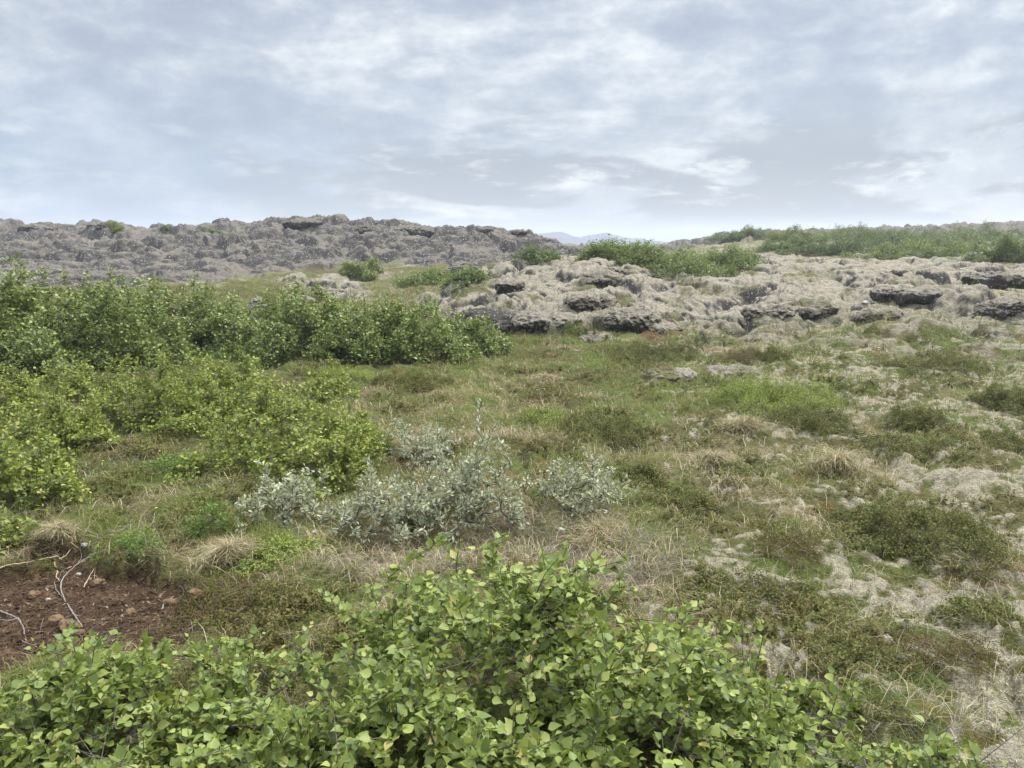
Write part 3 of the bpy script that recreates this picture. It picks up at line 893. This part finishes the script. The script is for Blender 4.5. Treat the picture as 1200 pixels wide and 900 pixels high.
RL = 'lava boulders'
for i, (px, py, w, h, rg, ms, lb) in enumerate([
    (83, 264.5, 14, 5, 1, -.3, 'small flat dark rock on the left ridge crest'),
    (107, 266, 9, 5, 1, -.3, 'smallest dark rock on the left ridge crest'),
    (121, 267, 15, 8, 1, -.4, 'dark block on the ridge crest beside the small green bush'),
    (42, 268, 34, 9, 1, -.1, 'broad grey crag at the left end of the ridge crest'),
    (355, 266, 46, 9, 1, -.05, 'knobbly grey crag at the highest point of the ridge'),
    (430, 270, 26, 10, 1, -.25, 'dark upright crag on the ridge right of its highest point'),
    (490, 272, 60, 13, 1, -.25, 'dark rugged crag on the ridge above the low green bush'),
    (570, 273, 16, 5, 1, .0, 'little pointed rock on the sloping end of the ridge'),
    (605, 276, 22, 5, 1, -.3, 'dark flat-topped rock low on the sloping end of the ridge'),
    (578, 308, 96, 27, 1, -.65, 'dark cliff face with white lichen spots at the right end of the ridge'),
    (302, 364, 24, 22, .2, -.15, 'pale speckled rock poking out above the low willow'),
    (350, 353, 38, 15, .2, .25, 'pale moss-capped boulder behind the rounded willow bush'),
    (575, 382, 92, 40, 0, -.75, 'dark outcrop crusted with white lichen at the corner of the moss field'),
    (640, 387, 74, 30, .3, .05, 'grey mossy boulder leaning against the speckled outcrop'),
    (722, 322, 22, 11, .3, .0, 'grey knob on the skyline of the moss hump'),
    (762, 352, 40, 17, .3, .1, 'grey mossy boulder with a dark cleft on the right of the hump'),
    (705, 334, 46, 16, .4, .05, 'grey mossy boulder in the upper middle of the hump'),
    (598, 338, 34, 12, .3, -.1, 'dark-sided boulder on the left of the hump'),
    (690, 362, 56, 18, .1, .2, 'beige mossy pillow in the middle of the hump'),
    (740, 388, 60, 22, .2, .15, 'beige mossy pillow just left of the rusty earth'),
    (775, 388, 44, 14, .2, .15, 'grey mossy pillow just right of the rusty earth'),
    (660, 372, 40, 13, .1, .2, 'beige mossy pillow at the front of the hump'),
    (700, 390, 44, 14, .2, .2, 'low grey mossy pillow at the front edge of the hump'),
    (905, 369, 62, 20, .2, .05, 'mossy lava bulge with a dark undercut in the right field'),
    (950, 368, 56, 17, .2, .15, 'mossy lava bulge right of the undercut one'),
    (1020, 352, 40, 14, .3, .1, 'grey mossy bulge in front of the dark bare lava slab'),
    (1052, 322, 22, 8, .8, -.6, 'small dark lump on the green strip of the right field'),
    (1080, 353, 100, 17, .3, -.42, 'long dark lava slab with white spots in the right field'),
    (1165, 330, 70, 15, .4, -.42, 'dark lava slab with a white patch near the right edge'),
    (1175, 372, 56, 22, .5, -.1, 'dark grey lava lump near the right edge below the slabs'),
    (1030, 375, 56, 18, .4, .0, 'grey lava knob below the mossy bulge in the right field'),
    (783, 443, 60, 18, 0, .8, 'pale moss-topped lump right of the long low dwarf shrub'),
    (860, 440, 60, 20, .1, .8, 'beige moss-topped lump behind the bright green mound')]):
    rock('lava_boulder', lb, 'boulder', px, py, w, h, 300 + i, rg, ms, RL)

# earth clods and pebbles on the bare soil
M_CLOD = plain_mat('tan_clod', (.085, .055, .030), (.20, .135, .075), 40, .95, .9, 90)
M_PEB = plain_mat('white_pebble', (.27, .255, .22), (.42, .40, .36), 30, .7, .3, 80)


def small_stone(name, label, cat, px, py, w, mat, seed, group=None):
    p = G(px, py); m = px2m(p); r = w * m / 2 * .85
    V, Fc = ICO3
    n = .32 * noise3(V * 1.5 + seed, seed) + .2 * noise3(V * 3.4 + seed, seed + 2) + .09 * noise3(V * 8 + seed, seed + 4)
    W = V * (1 + n)[:, None] * np.array([r, r * .85, r * .75])
    o = link(name, mesh_np(name, W, tris=Fc, smooth=True), None, mat)
    o.location = (p[0], p[1], p[2] + r * .2); tag(o, label, cat, group)


for i, (px, py, w, lb) in enumerate([
    (41, 700, 16, 'rounded tan clod alone on the soil, left of the long grey twig'),
    (116, 686, 17, 'tan clod on the soil right of the long grey twig'),
    (67, 730, 18, 'tan clod nearest the lower end of the grey twig'),
    (80, 738, 24, 'largest tan clod at the lower end of the grey twig'),
    (93, 744, 14, 'orange-tan clod at the very tip of the grey twig'),
    (230, 700, 18, 'tan clod at the right corner of the bare soil'),
    (200, 710, 20, 'flat brown clod left of the corner clod'),
    (153, 722, 16, 'brown clod beside the white pebble')]):
    small_stone('earth_clod', lb, 'clod', px, py, w, M_CLOD, 400 + i, 'earth clods on the soil')
for i, (px, py, w, lb) in enumerate([
    (57, 704, 6, 'small white pebble next to the rounded tan clod'),
    (144, 724, 6, 'bright white pebble on the lower soil'),
    (93, 676, 7, 'whitish pebble inside the bend of the grey twig'),
    (99, 643, 8, 'pale stone on the upper rim of the soil'),
    (368, 625, 7, 'pale grey stone in the dry litter right of the white twig'),
    (1014, 356, 8, 'white stone lying on the moss of the right field'),
    (658, 623, 9, 'grey stone in the litter below the rightmost grey willow')]):
    small_stone('pebble', lb, 'pebble', px, py, w, M_PEB, 430 + i, 'pale pebbles')


def twig(label, path, r0, mat, forks=(), lift=.006, seed=1):
    rng = np.random.default_rng(seed)

    def poly(pp, ra, rb):
        pts = np.array(pts_on_ground(pp)); pts[:, 2] += lift + ra
        t = np.linspace(0, 1, len(pts)); tt = np.linspace(0, 1, len(pts) * 5)
        P = np.stack([np.interp(tt, t, pts[:, k]) for k in range(3)], 1)
        for _ in range(3):
            P[1:-1] = (P[:-2] + 2 * P[1:-1] + P[2:]) / 4
        P[1:-1] += rng.normal(0, ra * .28, P[1:-1].shape)
        rad = np.linspace(ra, rb, len(P)) * rng.uniform(.7, 1.25, len(P))
        return tubes(P[:-1], P[1:], rad[:-1], rad[1:], 7)
    V, Q = poly(path, r0, r0 * .45)
    for f in forks:
        V2, Q2 = poly(f, r0 * .6, r0 * .3); Q = np.concatenate([Q, Q2 + len(V)]); V = np.concatenate([V, V2])
    o0 = V.mean(0); o0[2] = V[:, 2].min()
    o = link('fallen_twig', mesh_np('fallen_twig', V - o0, quads=Q, smooth=True), None, mat); o.location = o0
    tag(o, label, 'twig', 'dead twigs on the ground')


twig('long curved bleached grey twig lying on the bare soil', [(97, 738), (85, 720), (74, 702), (71, 690), (75, 679), (90, 664), (108, 654), (125, 648)], .0036, M_DRIFT, [[(74, 702), (66, 694), (64, 684)], [(90, 664), (96, 656), (95, 648)]], seed=1)
twig('tan forked twig reaching in from the left over the soil', [(-20, 684), (5, 676), (30, 666), (52, 658), (68, 659), (73, 662)], .0045, M_TANWOOD, [[(70, 661), (78, 656), (84, 651)]], seed=2)
twig('short tan stub of wood between the two long twigs', [(64, 663), (68, 673), (66, 679), (70, 683)], .0045, M_TANWOOD, seed=3)
twig('pale branched twig at the lower left corner of the soil', [(-12, 716), (8, 722), (22, 728), (28, 738), (29, 748)], .004, M_DRIFT, [[(22, 728), (10, 730), (-6, 727)]], seed=4)
twig('white crooked twig standing in the low leafy mat', [(293, 690), (290, 676), (288, 668), (294, 662), (296, 652)], .0042, M_DRIFT, seed=5)
twig('thin brown twig leaning beside the tan clod on the soil', [(98, 692), (104, 680), (112, 668)], .0035, M_TANWOOD, seed=6)
twig('dark stick lying on the mossy hollow between the bushes', [(108, 526), (122, 524), (136, 523), (150, 528)], .011, M_DARKWOOD, seed=7)
twig('bare grey twig along the ground under the rightmost grey willow', [(672, 600), (690, 602), (706, 600), (720, 596)], .006, M_STEMG, seed=8)
twig('small grey twig at the right corner of the soil', [(190, 718), (193, 708), (204, 702)], .004, M_DRIFT, seed=9)

M_PETAL = plain_mat('yellow_petal', (.55, .40, .01), (.65, .50, .03), 200, .6)


def flower(label, px, py, seed, r=.014, hgt=.09):
    p = G(px, py); rng = np.random.default_rng(seed)
    root = thing('yellow_flower', label, 'flower', p, 'yellow wild flowers')
    top = np.array([rng.normal(0, .01), rng.normal(0, .01), hgt])
    mid = top * .5 + np.array([.006, 0, 0])
    P = np.array([[0, 0, -.02], mid, top]); V, Q = tubes(P[:-1], P[1:], np.array([.0016, .0014]), np.array([.0014, .0012]), 5)
    link('stem', mesh_np('stem', V, quads=Q), root, M_HERB)
    n = 16; a = np.linspace(0, 2 * math.pi, n, endpoint=False)
    D = np.stack([np.cos(a), np.sin(a), np.full(n, .35)], 1); N = np.tile([0, 0, 1.], (n, 1))
    V, T, Q = place_leaves(LEAF_KITE, np.tile(top, (n, 1)), D, N, np.full(n, r))
    link('petals', mesh_np('petals', V, T, Q), root, M_PETAL)


for i, (px, py, lb) in enumerate([
    (122, 556, 'yellow flower in the open mossy hollow, left of the pair'),
    (190, 543, 'upper yellow flower of the pair beside the broad bush'),
    (187, 553, 'lower yellow flower of the pair beside the broad bush'),
    (186, 612, 'yellow flower above the herb clump on the bank'),
    (587, 466, 'yellow flower in the dry grass, upper of two'),
    (582, 476, 'yellow flower in the dry grass, lower of two'),
    (517, 410, 'yellow flower at the foot of the willow row'),
    (1090, 352, 'yellow flower on the dark lava slab')]):
    flower(lb, px, py, 500 + i, .009 if py > 500 else .013)


def broadleaf(label, px, py):
    p = G(px, py); root = thing('broadleaf_herb', label, 'herb', p)
    Vs, Ts = [], []; off = 0
    for (dx, dy, hz, r, tilt) in [(0, 0, .09, .055, .35), (.05, .03, .06, .035, -.2), (-.045, .02, .055, .03, .3)]:
        n = 7 * 6; a = np.linspace(-2.7, 2.7, n)
        rad = r * (.72 + .28 * np.abs(np.cos(a * 3.4 / 2.7 * 1.05)))
        ring = np.stack([dx + rad * np.sin(a), dy - rad * np.cos(a), hz + .25 * rad * np.cos(a * 7) * .4 + tilt * rad * np.cos(a)], 1)
        V = np.concatenate([[[dx, dy, hz - .012]], ring]); T = np.array([[0, k, k + 1] for k in range(1, n)])
        Vs.append(V); Ts.append(T + off); off += len(V)
        link('stalk', mesh_np('stalk', *tubes(np.array([[0, 0, -.02]]), np.array([[dx, dy, hz - .012]]), np.array([.002]), np.array([.0015]), 5)[:1],
                              quads=tubes(np.array([[0, 0, -.02]]), np.array([[dx, dy, hz - .012]]), np.array([.002]), np.array([.0015]), 5)[1]), root, M_HERB)
    link('leaf_blades', mesh_np('leaf_blades', np.concatenate(Vs), tris=np.concatenate(Ts)), root, M_HERB)


broadleaf('single broad lobed green leaf plant under the left edge bush', 75, 588)

# ------------------------------------------------------------------ ground cover that nobody could count
def scatter(n, ymin, ymax, rho_pow, seed, amax=.74):
    """points with density falling away from the camera"""
    rng = np.random.default_rng(seed)
    k = 2 - rho_pow
    u = rng.random(n)
    y = (ymin ** k + u * (ymax ** k - ymin ** k)) ** (1 / k) if abs(k) > 1e-6 else ymin * (ymax / ymin) ** u
    x = rng.uniform(-amax, amax, n) * y
    z, t = height(x, y, True)
    thin = sstep(11.5, 16, y)      # the moss thins out into heath towards the near edge of the lava
    t['lava'] = t['lava'] * (.35 + .65 * thin); t['lich'] = np.maximum(t['lich'], .25 * t['lava'] * (1 - thin))
    return rng, x, y, z, t


def keep(t, *arrs, m):
    return [a[m] for a in arrs], {k: v[m] for k, v in t.items()}


def blades(name, x, y, z, L, W, lean, rng, mat, upk=1.0):
    n = len(x); a = rng.uniform(0, 2 * math.pi, n)
    d = np.stack([np.cos(a), np.sin(a), np.zeros(n)], 1)
    b = a + rng.normal(0, .5, n) + math.pi / 2; s = np.stack([np.cos(b), np.sin(b), np.zeros(n)], 1) * (W / 2)[:, None]
    P = np.stack([x, y, z - .01], 1); Z = np.array([0, 0, 1.])
    m1 = P + d * (L * lean * .30)[:, None] + Z * (L * (.55 * upk))[:, None]
    tp = P + d * (L * lean)[:, None] + Z * (L * np.clip(upk * (1.02 - .45 * lean), .05, 2))[:, None]
    V = np.stack([P - s, P + s, m1 + s * .8, m1 - s * .8, tp], 1).reshape(-1, 3)
    o = np.arange(n)[:, None] * 5
    Q = o + np.array([[0, 1, 2, 3]]); T = o + np.array([[3, 2, 4]])
    ob = link(name, mesh_np(name, V, tris=T, quads=Q), None, mat); ob['kind'] = 'stuff'
    return ob


M_GRASS = leaf_mat('grass_blade', [(0, (.090, .125, .026)), (.5, (.135, .170, .036)), (.85, (.20, .205, .06)), (1, (.34, .28, .15))], .28, .55, (.32, .38, .06), .25)
M_STRAW = leaf_mat('dry_grass_blade', [(0, (.16, .12, .068)), (.4, (.27, .215, .125)), (.8, (.38, .315, .205)), (1, (.50, .43, .30))], .15, .7, (.42, .35, .2), .15)
M_TWIG = leaf_mat('dead_twiglets', [(0, (.08, .068, .06)), (.5, (.18, .158, .14)), (1, (.34, .31, .275))], 0, .8)
M_LICH = leaf_mat('lichen_tips', [(0, (.20, .18, .13)), (.5, (.39, .355, .265)), (1, (.56, .52, .41))], .12, .85, (.46, .42, .30), .1)
M_SOILBIT = leaf_mat('soil_crumb', [(0, (.025, .015, .009)), (.65, (.066, .043, .027)), (.93, (.13, .088, .055)), (1, (.26, .20, .14))], 0, .95, spec=.1)
M_COVER = leaf_mat('ground_cover_leaf', [(0, (.050, .068, .014)), (.5, (.100, .120, .024)), (.85, (.160, .165, .036)), (1, (.19, .09, .045))], .2, .6, (.22, .26, .05), .2, 3.5, (.12, .09, .03))


def lod(y, a=.28):
    return np.clip(y / 4.5, .7, 9) ** a


# green grass
rng, x, y, z, t = scatter(420000, 2.2, 32, 1.55, 1)
dn = t['green'] * (1 - .92 * t['lava']) * (1 - t['soil']) * (1 - .75 * t['lich']) * (.35 + .9 * sstep(-.1, .3, t['n3'])) * (1 - .6 * t['litter'])
dn = dn * np.interp(t['px'], [0, 600, 1200], [1, 1, .85])
m = rng.random(len(x)) < dn
x, y, z = x[m], y[m], z[m]
tall = sstep(-.1, .4, fbm2(x * 1.1, y * 1.1, 151, 3))
L = rng.uniform(.04, .11, len(x)) * (.7 + .9 * tall); blades('grass', x, y, z, L, rng.uniform(.0018, .0034, len(x)) * lod(y, .75), rng.uniform(.15, .95, len(x)), rng, M_GRASS)
# straw: pale dry blades, bent over
rng, x, y, z, t = scatter(240000, 2.2, 30, 1.6, 2)
dn = (t['straw'] * .48 + .09) * (1 - .95 * t['lava']) * (1 - .97 * t['soil']) * (1 - .55 * t['lich'])
dn = np.maximum(dn, .45 * t['litter'] * (1 - t['soil']))
m = rng.random(len(x)) < dn
x, y, z = x[m], y[m], z[m]
L = rng.uniform(.05, .17, len(x)); blades('dry_grass', x, y, z, L, rng.uniform(.0018, .0034, len(x)) * lod(y, .75), rng.uniform(.5, 1.6, len(x)), rng, M_STRAW, .75)
# dead grey twiglets and litter
rng, x, y, z, t = scatter(60000, 2.2, 14, 1.6, 3)
dn = np.maximum(.9 * t['litter'], .15 + .5 * sstep(.1, .4, fbm2(x * 1.9, y * 1.9, 161, 3))) * (1 - .9 * t['soil']) * (1 - t['lava'])
m = rng.random(len(x)) < dn
x, y, z = x[m], y[m], z[m]
blades('dead_twig_litter', x, y, z, rng.uniform(.05, .14, len(x)), rng.uniform(.0016, .003, len(x)) * lod(y, .6), rng.uniform(.6, 1.8, len(x)), rng, M_TWIG, .45)
# lichen: tiny pale branching tips
rng, x, y, z, t = scatter(300000, 2.0, 16, 1.5, 4)
m = rng.random(len(x)) < (t['lich'] * (1 - t['soil']) * .95)
x, y, z = x[m], y[m], z[m]
blades('reindeer_lichen', x, y, z, rng.uniform(.010, .024, len(x)) * lod(y, .4), rng.uniform(.003, .006, len(x)) * lod(y, .6), rng.uniform(.3, 1.4, len(x)), rng, M_LICH)
# crumbs and fibres on the bare soil
rng, x, y, z, t = scatter(260000, 2.2, 4.6, 1.0, 5)
m = (rng.random(len(x)) < t['soil']) & (t['soil'] > .3)
x, y, z = x[m], y[m], z[m]
blades('soil_crumbs', x, y, z, rng.uniform(.010, .04, len(x)), rng.uniform(.005, .018, len(x)) * (rng.random(len(x)) ** 1.5 + .15), rng.uniform(.4, 1.6, len(x)), rng, M_SOILBIT, .6)


def sprig_template(rng, nl=11, hh=.07, leaf=.013, fan=.5, tm=LEAF_KITE):
    P = []; D = []
    V0 = []; Q0 = []
    k = 3
    for s in range(k):
        a = rng.uniform(0, 6.28); tip = np.array([math.cos(a) * hh * fan * rng.random(), math.sin(a) * hh * fan * rng.random(), hh * rng.uniform(.6, 1.)])
        for j in range(nl):
            q = (j + rng.random()) / nl
            b = rng.uniform(0, 6.28)
            P.append(tip * q + rng.normal(0, .003, 3)); D.append([math.cos(b), math.sin(b), rng.uniform(.1, .8)])
    P = np.array(P); D = np.array(D); N = np.tile([0, 0, 1.], (len(P), 1)) + rng.normal(0, .4, (len(P), 3))
    V, T, _ = place_leaves(tm, P, D, N, rng.uniform(.7, 1.2, len(P)) * leaf)
    return V, T


def sprigs(name, x, y, z, S, rng, mat, temps):
    Vs, Ts = [], []; off = 0
    which = rng.integers(0, len(temps), len(x))
    for k, (tv, tt) in enumerate(temps):
        m = which == k; n = m.sum(); a = rng.uniform(0, 6.28, n); ca, sa = np.cos(a)[:, None], np.sin(a)[:, None]; s = S[m][:, None]
        V = np.stack([x[m][:, None] + s * (tv[None, :, 0] * ca - tv[None, :, 1] * sa), y[m][:, None] + s * (tv[None, :, 0] * sa + tv[None, :, 1] * ca),
                      z[m][:, None] - .006 + s * tv[None, :, 2]], -1)
        T = np.arange(n)[:, None, None] * len(tv) + tt[None] + off
        Vs.append(V.reshape(-1, 3)); Ts.append(T.reshape(-1, 3)); off += n * len(tv)
    o = link(name, mesh_np(name, np.concatenate(Vs), tris=np.concatenate(Ts)), None, mat); o['kind'] = 'stuff'


rng, x, y, z, t = scatter(100000, 2.0, 26, 1.6, 6)
cl = fbm2(x * 1.5, y * 1.5, 171, 4) + .4 * fbm2(x * 4, y * 4, 175, 2)
dn = sstep(-.15, .25, cl) * (1 - .93 * t['lava']) * (1 - t['soil']) * (1 - .8 * t['lich']) * (1 - .6 * t['litter']) * (1 - .35 * t['straw'])
m = rng.random(len(x)) < dn
x, y, z, cl = x[m], y[m], z[m], cl[m]
tr = np.random.default_rng(77)
sprigs('low_ground_cover', x, y, z, rng.uniform(.6, 1.15, len(x)) * lod(y, .35) * (.7 + .5 * sstep(0, .5, cl)), rng, M_COVER, [sprig_template(tr) for _ in range(6)])

# dry tussocks one can tell apart
def tussock(label, px, py, w, h, seed):
    p = G(px, py); m = px2m(p); rr = w * m / 2; rng = np.random.default_rng(seed)
    root = thing('grass_tussock', label, 'grass tussock', p, 'dry grass tussocks')
    for nm, mat, n, le in (('dry_blades', M_STRAW, 700, 1.0), ('green_blades', M_GRASS, 500, .8)):
        a = rng.uniform(0, 6.283, n); q = np.abs(rng.normal(0, .5, n)) * rr * (1 + .4 * np.sin(a * 2 + seed))
        bx, by = q * np.cos(a), q * np.sin(a) * .8
        bz = height(bx + p[0], by + p[1]) - p[2] + .18 * h * m * np.clip(1 - (q / rr) ** 2, 0, 1)
        o = blades(nm, bx, by, bz, rng.uniform(.35, 1.1, n) * max(h * m, .12) * le, rng.uniform(.0022, .004, n) * max(1, p[1] / 4.5) ** .6, rng.uniform(.4, 1.6, n), rng, mat, .75)
        del o['kind']; o.parent = root


for i, (px, py, w, h, lb) in enumerate([
    (985, 552, 80, 40, 'big straw-coloured tussock with bent dry blades below the bright green mound'),
    (868, 508, 60, 24, 'straw tussock at the lower left foot of the bright green mound'),
    (640, 452, 56, 20, 'pale tussock in the dry grass right of the two yellow flowers'),
    (700, 640, 60, 30, 'straw tussock with drooping blades under the rightmost grey willow'),
    (270, 655, 70, 36, 'dry tussock overhanging the soil, left of the white crooked twig'),
    (840, 545, 60, 24, 'straw tussock between the lone dark shrub and the big tussock'),
    (70, 632, 40, 24, 'small dry tussock on the upper rim of the soil')]):
    tussock(lb, px, py, w, h, 700 + i)

# ------------------------------------------------------------------ haze, sky, sun, camera
bpy.ops.mesh.primitive_cube_add(size=1, location=(0, 0, 10.0))
hz = bpy.context.object; hz.name = 'haze'; hz.data.name = 'haze'; hz.scale = (2640, 2640, 26); hz['kind'] = 'stuff'
k = NT('haze_air')
vol = k.n('ShaderNodeVolumePrincipled'); vol.inputs['Density'].default_value = .00105; vol.inputs['Color'].default_value = (.76, .83, .93, 1)
vol.inputs['Anisotropy'].default_value = .2
k.l(vol.outputs[0], k.out.inputs['Volume']); hz.data.materials.append(k.m)

SUN_EL, SUN_AZ = R(57), R(60)       # azimuth from +Y towards +X
w = bpy.data.worlds.new('World'); scene.world = w; w.use_nodes = True
nt = w.node_tree; nt.nodes.clear()


def wn(typ, **kw):
    nd = nt.nodes.new(typ)
    for a, b in kw.items():
        setattr(nd, a, b)
    return nd


def wmath(op, a, b=0., c=None):
    nd = wn('ShaderNodeMath', operation=op)
    for i, v in enumerate((a, b, c)):
        if v is None:
            continue
        if hasattr(v, 'links'):
            nt.links.new(v, nd.inputs[i])
        else:
            nd.inputs[i].default_value = v
    return nd.outputs[0]


def wramp(fac, stops):
    nd = wn('ShaderNodeValToRGB'); e = nd.color_ramp.elements
    while len(e) < len(stops):
        e.new(.5)
    for i, (p, c) in enumerate(stops):
        e[i].position = p; e[i].color = (*c, 1)
    nt.links.new(fac, nd.inputs['Fac']); return nd.outputs['Color']


def wmix(fac, a, b, mode='MIX'):
    nd = wn('ShaderNodeMix', data_type='RGBA', blend_type=mode)
    for i, v in ((0, fac), (6, a), (7, b)):
        if hasattr(v, 'links'):
            nt.links.new(v, nd.inputs[i])
        else:
            nd.inputs[i].default_value = (*v, 1) if isinstance(v, tuple) else v
    return nd.outputs[2]


def wnoise(vec, scale, detail, rough, dist=0.):
    nd = wn('ShaderNodeTexNoise'); nt.links.new(vec, nd.inputs['Vector'])
    nd.inputs['Scale'].default_value = scale; nd.inputs['Detail'].default_value = detail; nd.inputs['Roughness'].default_value = rough
    nd.inputs['Distortion'].default_value = dist
    return nd.outputs['Fac']


tc = wn('ShaderNodeTexCoord'); sep = wn('ShaderNodeSeparateXYZ'); nt.links.new(tc.outputs['Generated'], sep.inputs[0])
X, Y, Z = sep.outputs
zz = wmath('ADD', wmath('MAXIMUM', Z, 0.), .085)
comb = wn('ShaderNodeCombineXYZ'); nt.links.new(wmath('DIVIDE', X, zz), comb.inputs[0]); nt.links.new(wmath('DIVIDE', Y, zz), comb.inputs[1])
cl = comb.outputs[0]
sky = wn('ShaderNodeTexSky', sky_type='NISHITA', sun_disc=False, sun_elevation=SUN_EL, sun_rotation=SUN_AZ)
sky.air_density = 1.0; sky.dust_density = 1.5
azr = wmath('DIVIDE', X, wmath('MAXIMUM', Y, .2))                # -.65 left edge .. +.65 right edge


def angular(kz, off):
    cb = wn('ShaderNodeCombineXYZ'); nt.links.new(wmath('ADD', azr, off), cb.inputs[0]); nt.links.new(wmath('MULTIPLY', Z, kz), cb.inputs[1]); cb.inputs[2].default_value = off
    return cb.outputs[0]


n_big = wnoise(cl, .34, 4, .5, .6); n_mot = wnoise(angular(2.0, 3.3), 5.5, 10, .64, .15); n_fine = wnoise(angular(2.6, 9.1), 13.0, 8, .62, .15)
right = wramp(wmath('MULTIPLY_ADD', azr, .77, .5), [(.15, (0, 0, 0)), (.55, (1, 1, 1))])
low = wramp(Z, [(.0, (1, 1, 1)), (.10, (.9, .9, .9)), (.20, (0, 0, 0))])
# high veil: blue-grey to white, mottled
v = wmath('ADD', wmath('ADD', wmath('MULTIPLY', n_big, .22), wmath('MULTIPLY', n_mot, .44)), wmath('MULTIPLY', n_fine, .34))
veil = wramp(v, [(.41, (1.42, 1.58, 1.90)), (.465, (1.62, 1.77, 2.08)), (.51, (1.92, 2.05, 2.30)), (.55, (2.32, 2.43, 2.62)), (.61, (2.95, 3.0, 3.06))])
# clearer blue-grey air low on the left
c = wmix(wmath('MULTIPLY', wmath('MULTIPLY', wmath('SUBTRACT', 1.0, right), low), .62), veil, (1.26, 1.58, 2.16))
# paler air under the clouds towards the right horizon
c = wmix(wmath('MULTIPLY', wmath('MULTIPLY', right, wramp(Z, [(.0, (1, 1, 1)), (.05, (.75, .75, .75)), (.15, (.1, .1, .1)), (.2, (0, 0, 0))])), .45), c, (2.5, 2.6, 2.75))
# low grey cloud bases with bright torn gaps between them
band = wramp(Z, [(.0, (0, 0, 0)), (.018, (.2, .2, .2)), (.035, (1, 1, 1)), (.10, (1, 1, 1)), (.18, (.0, .0, .0))])
n_base = wnoise(angular(3.4, 7.9), 5.6, 8, .56, .2)
gm = wramp(n_base, [(.45, (0, 0, 0)), (.53, (1, 1, 1))])
side = wramp(wmath('MULTIPLY_ADD', azr, .77, .5), [(.05, (.0, .0, .0)), (.42, (.85, .85, .85)), (1.0, (1, 1, 1))])
n_gap = wnoise(angular(4.0, 1.7), 6.0, 9, .64, .15)
gp = wramp(n_gap, [(.54, (0, 0, 0)), (.66, (1, 1, 1))])
c = wmix(wmath('MULTIPLY', wmath('MULTIPLY', gm, band), wmath('MULTIPLY', side, .96)), c, (1.24, 1.33, 1.52))
gband = wramp(Z, [(.0, (.3, .3, .3)), (.04, (1, 1, 1)), (.12, (.9, .9, .9)), (.18, (0, 0, 0))])
c = wmix(wmath('MULTIPLY', wmath('MULTIPLY', gp, gband), wmath('MULTIPLY_ADD', right, .5, .4)), c, (3.4, 3.42, 3.4))
c = wmix(.05, c, sky.outputs[0])
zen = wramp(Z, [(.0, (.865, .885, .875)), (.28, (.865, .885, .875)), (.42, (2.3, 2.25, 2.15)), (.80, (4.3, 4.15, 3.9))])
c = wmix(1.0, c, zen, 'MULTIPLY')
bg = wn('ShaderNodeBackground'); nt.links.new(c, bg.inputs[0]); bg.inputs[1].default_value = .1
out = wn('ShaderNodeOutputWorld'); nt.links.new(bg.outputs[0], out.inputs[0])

sd = bpy.data.lights.new('sun', 'SUN'); sd.energy = 1.5; sd.angle = R(16); sd.color = (1, .96, .9)
so = bpy.data.objects.new('sun', sd); C.objects.link(so)
dirv = Vector((math.sin(SUN_AZ) * math.cos(SUN_EL), math.cos(SUN_AZ) * math.cos(SUN_EL), math.sin(SUN_EL)))
so.rotation_euler = dirv.to_track_quat('Z', 'Y').to_euler(); so.location = (20, 15, 30)

cd = bpy.data.cameras.new('camera'); cam = bpy.data.objects.new('camera', cd); C.objects.link(cam)
cd.sensor_width = 36; cd.lens = 36 * F / 1200; cd.clip_start = .05; cd.clip_end = 6000
cam.location = (0, 0, CAMZ); cam.rotation_euler = (math.pi / 2 - PITCH, 0, 0)
scene.camera = cam

vs = scene.view_settings
vs.view_transform = 'Standard'; vs.look = 'None'; vs.exposure = 1.8; vs.gamma = 1.0; vs.use_curve_mapping = False
scene.cycles.max_bounces = 5; scene.cycles.diffuse_bounces = 3; scene.cycles.transmission_bounces = 3; scene.cycles.volume_bounces = 0
scene.cycles.transparent_max_bounces = 8
scene.cycles.use_denoising = True; scene.cycles.denoising_prefilter = 'ACCURATE'
